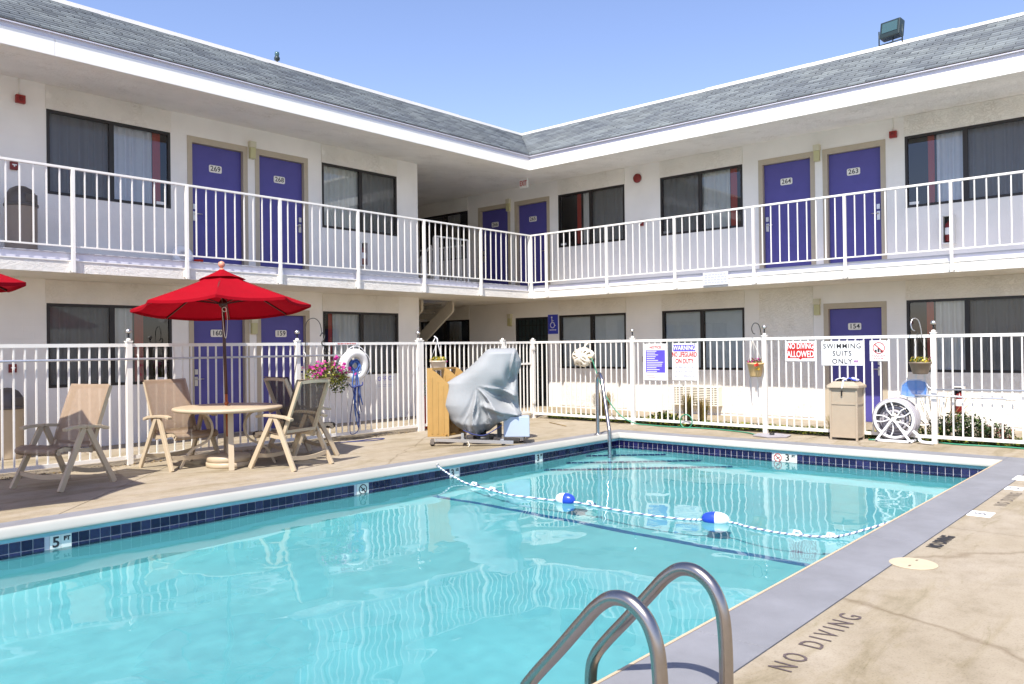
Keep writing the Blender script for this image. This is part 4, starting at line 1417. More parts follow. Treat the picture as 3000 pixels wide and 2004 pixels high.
# office sign low on left wall, faded notice on the slab edge
t = thing('office_sign', 'pale OFFICE sign low on the wall under the right window of the left wing', 'sign', (11.10, AW - .004, .64), 0)
q = MB(); q.box((-.26, -.004, 0), (.26, 0, .29), 'signwhite'); q.build('sign_board', t)
lett(t, [('OFFICE', .125, 'signblue', 0, .21, dict(space=1.15))])
q = MB(); q.box((-.22, -.0055, .08), (.22, -.0045, .086), 'faded'); q.box((-.22, -.0055, .045), (.22, -.0045, .051), 'faded'); q.build('printed_rule', t)
t = thing('faded_notice', 'faded white notice board fixed to the balcony edge on the right wing', 'sign', (B - .012, 7.37, 2.645), RR)
q = MB(); q.box((-.265, -.004, 0), (.265, 0, .245), 'fadedboard'); q.build('sign_board', t)
q = MB(); rnd = random.Random(6)
for z in (.20, .15, .10, .05):
    x = -.235
    while x < .2:
        w_ = rnd.uniform(.03, .075); q.box((x, -.0055, z - .014), (min(x + w_, .235), -.0045, z + .014), 'fadedlight'); x += w_ + .014
tag(q.build('faded_lettering', t), kind='stuff')
q = MB(); q.box((7.95, AF - .0225, FT - .038), (8.42, AF - .0185, FT - .008), 'signwhite'); text = q
pp = tag(q.build('printed_strip'), 'small strip with red print on the fence rail above the life ring', 'sign')
q = MB()
x = 8.00
rnd = random.Random(2)
while x < 8.36:
    w_ = rnd.uniform(.02, .05); q.box((x, AF - .0237, FT - .031), (x + w_, AF - .0228, FT - .015), 'signred'); x += w_ + .010
tag(q.build('red_print', pp), kind='stuff')

# air conditioner on the lower right wall
t = thing('air_conditioner', 'cream louvred air conditioner low on the right wing wall, behind dry grass', 'air conditioner', (BW - .02, 8.48, .20), RR)
q = MB()
q.box((-.56, -.16, 0), (-.53, 0, .40), 'cream'); q.box((.53, -.16, 0), (.56, 0, .40), 'cream'); q.box((-.53, -.16, .375), (.53, 0, .40), 'cream'); q.box((-.53, -.16, 0), (.53, 0, .03), 'cream'); q.box((-.53, -.05, .03), (.53, 0, .375), 'black')
q.build('ac_case', t)
sm_ = MB(); sm_.box((-.53, -.158, 0), (.53, -.13, .020), 'cream'); sm_ = sm_.mesh('louvre_slat')
for k in range(9): ob('louvre_slat', sm_, t, (0, 0, .048 + k * .036))
for k in range(6):
    q = MB(); x = -.53 + 1.06 * (k + .5) / 6; q.box((x - .012, -.161, .03), (x + .012, -.1585, .375), 'cream'); q.build('grille_bar', t)
# wall panel under it in shade
# ------------------------------------------------------------------ stairs in the passage
st = thing('staircase', 'tan metal staircase descending behind the corner of the left wing', 'stairs', (0, 0, 0))
run0, z00 = 13.92, 2.60
slope = .71
for x in (12.66, 13.66):
    q = MB()
    L_ = 3.35
    poly = [(run0, ZS + .0), (run0, ZS - .22), (run0 + .02, ZS - .26), (run0 + L_, ZS - .26 - slope * L_), (run0 + L_ + .1, 0.02), (run0 + L_ + .45, .02), (run0 + .14, ZS)]
    # prism extrudes along y with poly in x,z ; rotate so that poly x -> world Y
    n = len(poly)
    vs = [(x - .03, p[0], p[1]) for p in poly] + [(x + .03, p[0], p[1]) for p in poly]
    q.add(vs, [tuple(range(n)), tuple(range(2 * n - 1, n - 1, -1))] + [(i, i + n, (i + 1) % n + n, (i + 1) % n) for i in range(n)], 'stair')
    q.build('stringer', st)
tm = MB(); tm.box((12.70, 0, 0), (13.62, .27, .05), 'tread'); tm = tm.mesh('tread')
for k in range(14):
    ob('tread', tm, st, (0, run0 + .10 + k * .262, ZF - .19 - k * .186))
# stair handrail and guards upstairs
sg = thing('stair_railing', 'white railing around the stair opening on the upper floor, seen through the balcony railing', 'railing')
def rail_run(pts, n, z1=1.05, name='stair_guard'):
    (x0, y0, za), (x1, y1, zb) = pts
    q = MB(); q.bar((x0, y0, za + z1), (x1, y1, zb + z1), .035, .035, 'white_metal'); q.build('top_rail', sg)
    q = MB(); q.bar((x0, y0, za + .1), (x1, y1, zb + .1), .02, .02, 'white_metal'); q.build('bottom_rail', sg)
    for k in range(n + 1):
        t_ = k / n
        x, y, z = x0 + (x1 - x0) * t_, y0 + (y1 - y0) * t_, za + (zb - za) * t_
        q = MB(); hw = .018 if k in (0, n) else .009
        q.box((x - hw, y - hw, z), (x + hw, y + hw, z + z1), 'white_metal'); q.build('baluster', sg)
rail_run([(12.63, 13.45, ZF + .02), (13.70, 13.45, ZF + .02)], 9, 1.13)
rail_run([(13.72, 13.60, ZF), (13.72, 17.2, ZF)], 22, 1.05)
rail_run([(12.66, 13.60, ZF - .05), (12.66, 16.7, ZF - .05 - .71 * 3.1)], 18, 1.0)
q = MB(); q.box((12.60, 13.42, ZF), (12.72, 13.48, ZF + 1.12), 'white_metal'); q.build('newel_panel', sg)

# ------------------------------------------------------------------ roof lights
t = thing('floodlight', 'dark square floodlight on the roof edge of the right wing', 'floodlight', (BE + SB, 4.45, ZR), R(-90 - 12), )
q = MB(); q.box((-.185, -.08, .15), (.185, .09, .46), 'floodmetal'); q.build('lamp_housing', t, (0, 0, 0), (R(-10), 0, 0), bevel=.02)
q = MB(); q.box((-.14, -.086, .24), (.14, -.0805, .42), 'floodglass'); q.build('lamp_glass', t, (0, 0, 0), (R(-10), 0, 0))
q = MB()
for sx in (-1, 1):
    q.tube([(sx * .215, 0, .32), (sx * .215, 0, .0)], .012, 'floodmetal', 6)
q.tube([(-.215, 0, .06), (.215, 0, .06)], .012, 'floodmetal', 6); q.build('yoke', t)
q = MB(); q.tube([(.05, .05, .2), (.0, .06, .08), (-.08, .05, .02)], .010, 'black', 6); q.build('power_cable', t)
t = thing('roof_lamp', 'small dark lamp standing on the roof edge of the left wing', 'lamp', (8.45, AE + SB - .01, ZR + .01), .3)
q = MB(); q.lathe([(.02, 0), (.02, .05), (.05, .06), (.055, .1), (.035, .14)], 'floodmetal', 12); q.build('lamp_base', t)
q = MB(); q.lathe([(.035, .14), (.045, .17), (.04, .21), (0, .225)], 'floodglass', 12, cap=False); q.build('lamp_glass', t)

# ------------------------------------------------------------------ patio furniture
def make_chair():
    t = thing('patio_chair', '', 'chair', group='tan sling patio chairs on the deck')
    W = .32
    for s_ in (-1, 1):
        q = MB(); q.bar((.36, s_ * (W + .035), 0), (.02, s_ * W, .655), .036, .062, 'resin', up=(1, 0, 0)); q.build('leg', t, bevel=.006)
        q = MB(); q.bar((-.36, s_ * (W + .035), 0), (-.03, s_ * (W + .001), .655), .034, .062, 'resin', up=(1, 0, 0)); q.build('leg', t, bevel=.006)
        q = MB()
        pts = [(-.30, s_ * W, .625), (-.20, s_ * W, .655), (0, s_ * W, .672), (.18, s_ * W, .674), (.27, s_ * W, .655)]
        for i in range(4): q.bar(pts[i], pts[i + 1], .064, .034, 'resin')
        q.build('armrest', t, bevel=.007)
        q = MB()
        sp = [(.31, s_ * (W - .045), .385), (.33, s_ * (W - .045), .425), (.25, s_ * (W - .045), .445), (.0, s_ * (W - .045), .405), (-.17, s_ * (W - .045), .40)]
        for i in range(4): q.bar(sp[i], sp[i + 1], .03, .045, 'resin')
        q.build('seat_rail', t)
        q = MB(); q.bar((-.10, s_ * (W - .045), .37), (-.395, s_ * (W - .055), 1.105), .032, .048, 'resin', up=(1, 0, 0)); q.build('back_rail', t, bevel=.005)
    for (x, z, m_) in ((.275, .165, 0), (-.285, .16, 0)):
        q = MB()
        pts = [(x, -W - .03 + .058 * W * k * 1.9, z - .028 * math.sin(PI * k / 10)) for k in range(11)]
        pts = [(x, (-W - .02) + (2 * W + .04) * k / 10, z - .03 * math.sin(PI * k / 10)) for k in range(11)]
        for i in range(10): q.bar(pts[i], pts[i + 1], .022, .05, 'resin')
        q.build('crossbar', t)
    q = MB(); pts = [(-.39 - .015 * math.sin(PI * k / 8), -(W - .07) + 2 * (W - .07) * k / 8, 1.085 + .010 * math.sin(PI * k / 8)) for k in range(9)]
    for i in range(8): q.bar(pts[i], pts[i + 1], .032, .04, 'resin')
    q.build('back_bar', t)
    q = MB(); q.bar((-.155, -(W - .06), .47), (-.155, W - .06, .47), .03, .035, 'resin'); q.build('back_bar', t)
    # sling
    prof = smooth_path([(.32, 0, .375), (.365, 0, .405), (.36, 0, .45), (.27, 0, .475), (.08, 0, .455), (-.07, 0, .435), (-.115, 0, .47), (-.135, 0, .56), (-.228, 0, .80), (-.345, 0, 1.09), (-.375, 0, 1.125), (-.41, 0, 1.12)], 4)
    q = MB(); vs = []; ny = 10; hw = W - .022
    for i, p in enumerate(prof):
        u = i / (len(prof) - 1)
        for k in range(ny + 1):
            v = -1 + 2 * k / ny
            sag = -.022 * (1 - v * v) * min(1, 6 * u) * min(1, 8 * (1 - u))
            nx_, nz_ = (0, 1) if u < .5 else (.93, .36)
            vs.append((p.x + nx_ * sag, v * hw, p.z + nz_ * sag))
    N = len(prof)
    for i in range(N - 1):
        for k in range(ny):
            m_ = 'sling'
            q.add([], [], m_)
            q.f.append([i * (ny + 1) + k, i * (ny + 1) + k + 1, (i + 1) * (ny + 1) + k + 1, (i + 1) * (ny + 1) + k]); q.mi.append(q.mat(m_)); q.sm.append(True)
    q.v = [tuple(p) for p in vs]
    o = q.build('sling', t, recalc=False)
    return t
ch = make_chair()
def put(t, x, y, ang, label):
    t.location = (x, y, 0); t.rotation_euler = (0, 0, ang); t['label'] = label
put(ch, 3.48, 9.81, math.atan2(-.36, -.93), 'tan sling patio chair standing alone left of the table')
c2 = copy_tree(ch); put(c2, 5.02, 10.17, math.atan2(-.99, .10), 'tan sling patio chair with its back to the fence, left side of the table')
c3 = copy_tree(ch); put(c3, 5.90, 9.00, math.atan2(.95, -.25), 'tan sling patio chair at the table, seen from behind, nearest the pool')
c4 = copy_tree(ch); put(c4, 6.55, 9.75, math.atan2(-.05, .98), 'tan sling patio chair in the umbrella shade, half hidden by the chair in front')

tb = thing('patio_table', 'round tan patio table with the red umbrella standing through it', 'table', (5.42, 9.70, 0), 0)
q = MB(); q.lathe([(.03, .715), (.57, .715), (.65, .722), (.675, .735), (.68, .755), (.672, .768), (.63, .775), (.03, .778)], 'resin', 56, cap=False); q.build('tabletop', tb)
lp = smooth_path([(.58, 0, 0), (.50, 0, .16), (.42, 0, .25), (.27, 0, .33), (.20, 0, .45), (.21, 0, .58), (.29, 0, .68), (.42, 0, .712)], 5)
for k in range(4):
    a = math.atan2(-.51, -.24) + k * PI / 2
    q = MB()
    if k % 2 == 0:
        pts = [(.46, 0, 0), (.40, 0, .35), (.38, 0, .714)]
        for i in range(2): q.bar(pts[i], pts[i + 1], .066, .03, 'resin', up=(1, 0, 0))
    else:
        for i in range(len(lp) - 1): q.bar(lp[i], lp[i + 1], .05, .028, 'resin', up=(1, 0, .1))
        q.lathe([(.022, 0), (.022, .03), (0, .03)], 'black', 8, (.58, 0, 0))
    q.build('leg', tb, (0, 0, 0), a)

def umbrella(loc, tilt, label, zr=2.075, zt=2.56, Rr=1.125, rot=0):
    t = thing('patio_umbrella', label, 'umbrella', loc, tilt, 'red canvas patio umbrellas')
    q = MB(); q.tube([(0, 0, .93), (0, 0, 2.5)], .021, 'pole', 12); q.build('pole', t)
    q = MB(); q.tube([(0, 0, .05), (0, 0, .93)], .019, 'polelow', 12); q.tube([(0, 0, .80), (0, 0, .83)], .026, 'polelow', 12); q.build('lower_pole', t)
    q = MB(); q.lathe([(0, 2.60), (.012, 2.57), (.018, 2.60), (.036, 2.615), (.043, 2.64), (.036, 2.672), (0, 2.69)], 'finial', 16, cap=False); q.lathe([(.03, 2.55), (.03, 2.585), (0, 2.585)], 'finial', 12); q.build('finial', t)
    # canopy: 8 gores with a slight sag, double vent layer
    n, m_ = 8, 10
    def P(k, f, s_, zoff=0):
        """k rib index (float), f 0..1 from apex to rim"""
        a0 = rot + 2 * PI * math.floor(k) / n; a1 = a0 + 2 * PI / n
        fr = k - math.floor(k)
        z = zt - (zt - zr) * (f ** .88)
        p = Vector((math.cos(a0), math.sin(a0), 0)).lerp(Vector((math.cos(a1), math.sin(a1), 0)), fr) * Rr * f
        sag = .045 * f * 4 * fr * (1 - fr)
        p *= 1 - .035 * f * 4 * fr * (1 - fr) * s_
        return (p.x, p.y, z - sag * .6 + zoff)
    q = MB(); K = 6
    vs = []; 
    for i in range(m_ + 1):
        f = .10 + .90 * i / m_
        for k in range(n * K):
            vs.append(P(k / K, f, 1))
    # small hanging lip
    for k in range(n * K):
        p = P(k / K, 1.0, 1); vs.append((p[0] * 1.0, p[1] * 1.0, p[2] - .035))
    R_ = m_ + 2
    fs = [(i * n * K + k, i * n * K + (k + 1) % (n * K), (i + 1) * n * K + (k + 1) % (n * K), (i + 1) * n * K + k) for i in range(R_ - 1) for k in range(n * K)]
    q.add(vs, fs, 'canopy', False)
    q.build('canopy', t, recalc=False)
    q = MB(); vs = [(0, 0, zt + .03)]
    for i in range(1, 4):
        f = .27 * i / 3
        for k in range(n * K):
            p = P(k / K, f, 1, .028 + .015 * abs(math.sin(PI * (k / K))) * i / 3); vs.append(p)
    fs = [(0, 1 + k, 1 + (k + 1) % (n * K)) for k in range(n * K)] + [(1 + i * n * K + k, 1 + i * n * K + (k + 1) % (n * K), 1 + (i + 1) * n * K + (k + 1) % (n * K), 1 + (i + 1) * n * K + k) for i in range(2) for k in range(n * K)]
    q.add(vs, fs, 'canopy', False); q.build('vent_flap', t, recalc=False)
    for k in range(n):
        q = MB(); p = P(k, .995, 0, -.02); q.bar((0.02 * math.cos(rot + k * PI / 4), .02 * math.sin(rot + k * PI / 4), zt - .05), p, .014, .018, 'pole'); q.build('rib', t)
        q = MB(); p = P(k, .55, 0, -.035); q.bar((.035 * math.cos(rot + k * PI / 4), .035 * math.sin(rot + k * PI / 4), 2.12), p, .010, .014, 'pole'); q.build('strut', t)
    q = MB(); q.lathe([(.03, 2.07), (.055, 2.10), (.055, 2.14), (.03, 2.17)], 'pole', 14); q.build('hub', t)
    q = MB(); pts = [(.0 + .03 * math.cos(a), -.03, 2.04 + .03 * math.sin(a)) for a in [2 * PI * k / 10 for k in range(10)]]; q.tube(pts, .006, 'cream', 6, closed=True)
    q.tube(smooth_path([(.03, -.03, 2.05), (.035, -.035, 1.9), (.02, -.035, 1.72), (.0, -.035, 1.66), (-.02, -.035, 1.75), (-.03, -.03, 2.03)], 4), .004, 'cream', 6); q.build('pull_cord', t)
    return t
dx, dy = -.0 * 1, -.0
um = umbrella((5.42, 9.70, 0), (0, 0, 0), 'red canvas umbrella standing open over the patio table', rot=R(12))
# leans a little towards the pool
ax = Vector((.24, -.97, 0))
um.rotation_euler = (Matrix.Rotation(R(-3.0), 3, Vector((.75, .66, 0))) @ Matrix.Rotation(R(-4.2), 3, Vector((.66, -.75, 0)))).to_euler()
ub = thing('umbrella_base', 'round tan umbrella base weight under the patio table', 'umbrella base', (5.42, 9.70, 0), 0)
q = MB(); q.lathe([(.27, 0), (.28, .015), (.28, .062), (.268, .068)], 'resin', 36); q.lathe([(.262, .068), (.272, .075), (.272, .135), (.25, .150), (.03, .155)], 'resin', 36); q.build('base_disc', ub)
q = MB(); q.lathe([(.03, .13), (.03, .38), (.024, .38)], 'resin', 14, cap=False); q.build('base_tube', ub)
um2 = umbrella((1.62, 9.21, 0), (0, 0, 0), 'red umbrella cut off by the left edge of the picture', zr=2.17, zt=2.70, Rr=1.27, rot=R(15))

# ------------------------------------------------------------------ life ring and rope on the fence
t = thing('life_ring', 'white life ring hanging on the fence with a blue rope', 'life ring', (8.272, AF - .095, 1.222), (R(6), 0, 0))
q = MB(); pts = [(.205 * math.cos(a), 0, .205 * math.sin(a)) for a in [2 * PI * k / 40 for k in range(40)]]; q.tube(pts, .073, 'ring', 16, closed=True); q.build('ring_body', t)
q = MB()
for k in range(4):
    a0 = PI / 4 + k * PI / 2
    pts = [( (.282 + .04 * math.sin(PI * j / 10)) * math.cos(a0 + PI / 2 * j / 10), -.02, (.282 + .04 * math.sin(PI * j / 10)) * math.sin(a0 + PI / 2 * j / 10)) for j in range(11)]
    q.tube(pts, .007, 'ropewhite', 6)
q.build('grab_line', t)
rp = thing('rescue_rope', 'tangled blue rescue rope looped through the life ring', 'rope', (8.272, AF - .12, 1.22))
random.seed(5)
q = MB()
for i in range(9):
    r0 = random.uniform(.06, .115); ph = random.uniform(0, 6); 
    pts = [(r0 * math.cos(a + ph) * random.uniform(.9, 1.1), random.uniform(-.03, .03), r0 * math.sin(a + ph) * random.uniform(.85, 1.1)) for a in [2 * PI * k / 14 for k in range(15)]]
    q.tube(smooth_path(pts, 2), .008, 'ropeblue' if i % 3 else 'navy', 6)
q.build('rope_coil', rp)
q = MB()
for i in range(6):
    x = random.uniform(-.09, .12); zb = random.uniform(-1.08, -.55)
    pts = [(x * .4, -.02, -.08), (x, -.04, -.30), (x + random.uniform(-.04, .05), -.05, zb * .7), (x + random.uniform(.03, .09), -.03, zb), (x + .05, -.02, zb * .75), (x + .04, -.04, -.32)]
    q.tube(smooth_path(pts, 5), .007, 'ropeblue' if i % 2 else 'navy', 6)
q.tube(smooth_path([(-.14, -.02, -.30), (-.09, -.05, -.36), (0, -.06, -.34), (.10, -.05, -.33), (.13, -.03, -.28)], 4), .011, 'navy', 6)
q.tube(smooth_path([(-.02, -.04, -.33), (-.13, -.05, -.75), (-.16, -.06, -1.06), (-.10, -.06, -1.12), (.02, -.05, -1.05), (.05, -.04, -.8)], 5), .007, 'navy', 6)
q.build('rope_tail', rp)
q = MB(); q.tube(smooth_path([(7.75, 10.62, .008), (8.0, 10.5, .008), (8.35, 10.35, .008), (8.6, 10.42, .008), (8.5, 10.55, .008), (8.15, 10.52, .008), (7.95, 10.56, .008)], 6), .007, 'navy', 6)
tag(q.build('loose_rope'), 'thin dark rope end lying on the deck below the life ring', 'rope')

# ------------------------------------------------------------------ plants
def leaf_cloud(mb, n, ctr, rad, size, mats, droop=0, seed=1, flat=0):
    rnd = random.Random(seed)
    for i in range(n):
        while True:
            v = Vector((rnd.uniform(-1, 1), rnd.uniform(-1, 1), rnd.uniform(-1, 1)))
            if .25 < v.length < 1: break
        lump = 1 + .25 * noise.noise(v * 2.3 + Vector((seed, 0, 0)))
        p = Vector((ctr[0] + v.x * rad[0] * lump, ctr[1] + v.y * rad[1] * lump, ctr[2] + v.z * rad[2] * lump - droop * (v.x ** 2 + v.y ** 2)))
        s_ = size * rnd.uniform(.6, 1.3)
        rot = Matrix.Rotation(rnd.uniform(0, 2 * PI), 3, 'Z') @ Matrix.Rotation(rnd.uniform(-1.1, 1.1), 3, 'X') @ Matrix.Rotation(rnd.uniform(-.8, .8), 3, 'Y')
        m = mats[min(len(mats) - 1, int(rnd.random() * len(mats)))]
        pts = [(-.0, -.5, 0), (.28, 0, .06), (0, .5, 0), (-.28, 0, .06)]
        mb.add([p + rot @ (Vector(q_) * s_) for q_ in pts], [(0, 1, 2), (0, 2, 3)], m)
def blossoms(mb, spots, size, m, seed=1):
    rnd = random.Random(seed)
    for p in spots:
        s_ = size * rnd.uniform(.75, 1.25)
        rot = Matrix.Rotation(rnd.uniform(0, 6), 3, 'Z') @ Matrix.Rotation(rnd.uniform(.3, 1.4), 3, 'X')
        vs = [Vector(p)]
        for k in range(10):
            a = 2 * PI * k / 10; r_ = s_ * (1 if k % 2 == 0 else .72)
            vs.append(Vector(p) + rot @ Vector((r_ * math.cos(a), r_ * math.sin(a), s_ * .35)))
        mb.add(vs, [(0, 1 + k, 1 + (k + 1) % 10) for k in range(10)], m)
# pink basket on a hook
t = thing('hanging_basket', 'big hanging basket of magenta flowers on the left fence beside the life ring', 'flower basket', (7.62, AF - .24, 1.10), 0, 'flower baskets on the pool fence')
q = MB(); leaf_cloud(q, 900, (.02, 0, .02), (.38, .24, .19), .055, ['leafyellow', 'leafyellow', 'leaf', 'leafdark'], .05, 3); leaf_cloud(q, 260, (.22, 0, -.16), (.17, .14, .16), .05, ['leaf', 'leafdark', 'leafyellow'], 0, 4); tag(q.build('foliage', t, recalc=False), kind='stuff')
rnd = random.Random(2); sp = []
for i in range(85):
    a = rnd.uniform(0, 2 * PI); x = rnd.gauss(-.12 if i % 3 else .12, .17); x = max(-.42, min(.42, x))
    sp.append((x, rnd.uniform(-.24, .12), .07 + rnd.uniform(-.12, .13) - .35 * x * x * (1 if x < 0 else .6)))
for k in range(10): sp.append((.16 + rnd.gauss(0, .035), -.05, .24 + rnd.gauss(0, .03)))
for k in range(10): sp.append((.36 + rnd.gauss(0, .04), -.08, .05 + rnd.gauss(0, .05)))
q = MB(); blossoms(q, sp, .030, 'magenta', 5); tag(q.build('blossoms', t, recalc=False), kind='stuff')
q = MB(); q.lathe([(.06, -.14), (.10, -.12), (.14, .0), (.145, .02)], 'potbrown', 18); q.build('pot', t)
q = MB()
for k in range(3):
    a = 2 * PI * k / 3; q.tube([(.13 * math.cos(a), .13 * math.sin(a), .02), (0, .05, .42)], .003, 'black', 5)
q.build('hanger', t)
t = thing('plant_hook', 'thin black curled plant hook on the left fence above the pink flowers', 'hook', (7.38, AF - .03, 1.30))
q = MB(); q.tube(smooth_path([(0, 0, -.02), (0, -.005, .3), (.0, -.01, .56), (.04, -.04, .66), (.11, -.10, .68), (.17, -.15, .60), (.185, -.18, .44)], 6), .006, 'black', 6); q.build('hook_rod', t)
q = MB(); q.tube(smooth_path([(.15, -.18, .40), (.19, -.18, .45), (.23, -.19, .42), (.21, -.20, .36), (.17, -.20, .30), (.18, -.20, .26), (.22, -.20, .25)], 5), .010, 'black', 7); q.build('hook_curl', t)
def basket(loc, label, pot, r, h, fol, flower, hang, seed, rim=1.0, extra=None):
    t = thing('hanging_pot', label, 'flower pot', loc, 0, 'flower baskets on the pool fence')
    q = MB(); q.lathe([(0, 0), (r * .68, 0), (r * .74, h * .1), (r, h * .86), (r * 1.07, h * .88), (r * 1.07, h), (r * .95, h)], pot, 24); q.build('pot', t)
    q = MB(); leaf_cloud(q, 170, (0, 0, h + .02), (r * 1.05, r * 1.05, .06), .045, fol, .0, seed); tag(q.build('foliage', t, recalc=False), kind='stuff')
    if flower:
        rnd = random.Random(seed); q = MB()
        for (m, n, cx, cz, sz) in flower:
            blossoms(q, [(cx + rnd.gauss(0, .02), -r * .8 + rnd.gauss(0, .02), cz + rnd.gauss(0, .015)) for _ in range(n)], sz, m, seed)
        tag(q.build('blossoms', t, recalc=False), kind='stuff')
    q = MB()
    for k in range(3):
        a = 2 * PI * k / 3 + .4; q.tube([(r * math.cos(a), r * math.sin(a), h), (hang[0], hang[1], hang[2])], .003, hang[3], 5)
    q.build('hanger', t)
    return t
basket((10.10, AF - .17, 1.085), 'white hanging pot with yellow flowers, left of the covered pool lift', 'potcream', .145, .175, ['leafyellow', 'petalyellow', 'leaf'], [('magenta', 3, .10, .16, .02)], (.02, .03, .52, 'ropewhite'), 11)
q = MB(); q.tube(smooth_path([(10.12, AF - .14, 1.60), (10.13, AF - .12, 1.66), (10.10, AF - .08, 1.70), (10.16, AF - .04, 1.68), (10.14, AF, 1.60)], 5), .011, 'ropewhite', 6)
tag(q.build('tie_cord'), 'white cord tying the flower pot to the fence left of the pool lift', 'cord')
basket((BF - .17, 5.885, .945), 'tan pot with an orange bloom hanging on a fence post', 'potorange', .13, .235, ['leaf', 'leafyellow', 'leafdark', 'magenta'], [('petalred', 7, -.14, .20, .032), ('petalyellow', 4, -.10, .13, .028)], (.0, .05, .62, 'cream'), 12)
basket((BF - .17, 3.345, 1.025), 'brown pot of yellow green leaves hanging on the right fence post', 'potbrown', .145, .175, ['leafyellow', 'petalyellow', 'leaf'], [('magenta', 2, .13, .22, .018)], (.02, .04, .62, 'black'), 13)
for (y, lab) in ((5.90, 'curled metal plant hook above the tan pot with the orange bloom'), (3.42, 'curled metal plant hook above the brown pot')):
    q = MB(); x = BF
    q.tube(smooth_path([(x - .02, y - .06, 1.56), (x - .03, y - .05, 1.70), (x - .05, y - .02, 1.82), (x - .11, y + .03, 1.84), (x - .16, y + .05, 1.76), (x - .16, y + .03, 1.68), (x - .14, y, 1.66)], 6), .008, 'steel' if y < 4 else 'black', 6)
    tag(q.build('plant_hook'), lab, 'hook')
# tall red planter behind the fence
t = thing('planter', 'tall red planter with red flowers behind the fence left of the pool lift', 'planter', (10.27, 11.12, 0))
q = MB(); q.lathe([(0, 0), (.13, 0), (.15, .04), (.20, .55), (.215, .56), (.215, .60), (.19, .60)], 'potred', 24); q.build('pot', t)
q = MB(); leaf_cloud(q, 320, (0, 0, .72), (.24, .24, .14), .06, ['leaf', 'leafdark'], 0, 21); tag(q.build('foliage', t, recalc=False), kind='stuff')
rnd = random.Random(8); q = MB(); blossoms(q, [(rnd.gauss(c_, .035), -.14 + rnd.gauss(0, .04), rnd.gauss(.86, .04)) for c_ in (-.10, .12) for _ in range(12)], .035, 'petalred', 3); tag(q.build('blossoms', t, recalc=False), kind='stuff')

def grass_clump(x, y, h, n, r, label, seed, mats=('straw', 'straw', 'leafyellow')):
    rnd = random.Random(seed)
    q = MB()
    for i in range(n):
        a = rnd.uniform(0, 2 * PI); r0 = r * .25 * rnd.random(); hh = h * rnd.uniform(.65, 1.05); out = r * rnd.uniform(.3, 1.0)
        wd = .006; px = Vector((r0 * math.cos(a), r0 * math.sin(a), -.05)); d = Vector((math.cos(a), math.sin(a), 0)); sd = Vector((-d.y, d.x, 0)) * wd
        pts = [px, px + d * out * .25 + Vector((0, 0, hh * .55)), px + d * out * .6 + Vector((0, 0, hh * .9)), px + d * out + Vector((0, 0, hh * (.98 if i % 2 else .75)))]
        vs = []
        for j, p in enumerate(pts):
            k = 1 - .3 * j
            vs += [p - sd * k, p + sd * k]
        q.add(vs, [(0, 1, 3, 2), (2, 3, 5, 4), (4, 5, 7, 6)], mats[i % len(mats)])
    o = q.build('grass_clump', None, (x, y, 0), recalc=False)
    tag(o, label, 'ornamental grass', 'dry ornamental grasses in the garden strip')
grass_clump(13.75, 9.65, .62, 420, .34, 'dry brown ornamental grass clump behind the pool handrail', 31)
grass_clump(13.75, 7.68, .66, 260, .20, 'dry grass clump in front of the louvred air conditioner, left one', 32)
grass_clump(13.78, 7.38, .56, 260, .20, 'dry grass clump in front of the louvred air conditioner, right one', 33)
grass_clump(13.5, 4.85, .38, 160, .22, 'small dry grass tuft behind the towel bin', 34)
def shrub(x, y, rad, n, size, label, seed, mats, stems=8):
    t = thing('shrub', label, 'shrub', (x, y, -.04), 0, 'shrubs in the garden strip')
    rnd = random.Random(seed)
    q = MB()
    for k in range(stems):
        a = rnd.uniform(0, 6.28); q.tube([(0, 0, 0), (rad[0] * .4 * math.cos(a), rad[1] * .4 * math.sin(a), rad[2]), (rad[0] * .8 * math.cos(a), rad[1] * .8 * math.sin(a), rad[2] * 1.5)], [.008, .006, .003], 'brown', 5)
    q.build('stems', t)
    q = MB(); leaf_cloud(q, n, (0, 0, rad[2]), rad, size, mats, 0, seed); tag(q.build('foliage', t, recalc=False), kind='stuff')
    return t
shrub(13.55, 2.98, (.30, .40, .24), 1500, .055, 'dark green leafy shrub behind the fence right of the hose reel', 41, ['leaf', 'leafdark', 'leafdark'])
shrub(13.45, 2.50, (.20, .26, .17), 800, .045, 'darker rose shrub with fading blooms at the right of the garden strip', 42, ['leafdark', 'leafdark', 'leaf', 'darkred'])
shrub(13.40, 7.98, (.16, .36, .14), 420, .075, 'low broad leaved plants behind the fence below the NOTICE sign', 43, ['leaf', 'leafyellow', 'leafdark'])
shrub(13.30, 3.45, (.16, .30, .14), 500, .05, 'low green plants behind the hose reel', 44, ['leaf', 'leafdark', 'leafyellow'])
# wiry twigs
q = MB(); rnd = random.Random(9)
for i in range(26):
    a = rnd.uniform(-1.0, 1.0); L_ = rnd.uniform(.45, .85)
    q.tube([(0, 0, 0), (.05, math.sin(a) * L_ * .45, L_ * .45), (.03, math.sin(a) * L_ * .95, L_ * math.cos(a) * .95 + .05)], [.005, .004, .0025], 'straw' if i % 2 else 'brown', 5)
tag(q.build('bare_shrub', None, (13.45, 3.30, 0)), 'bare twiggy shrub fanning out behind the fence post right of the hose reel', 'shrub')
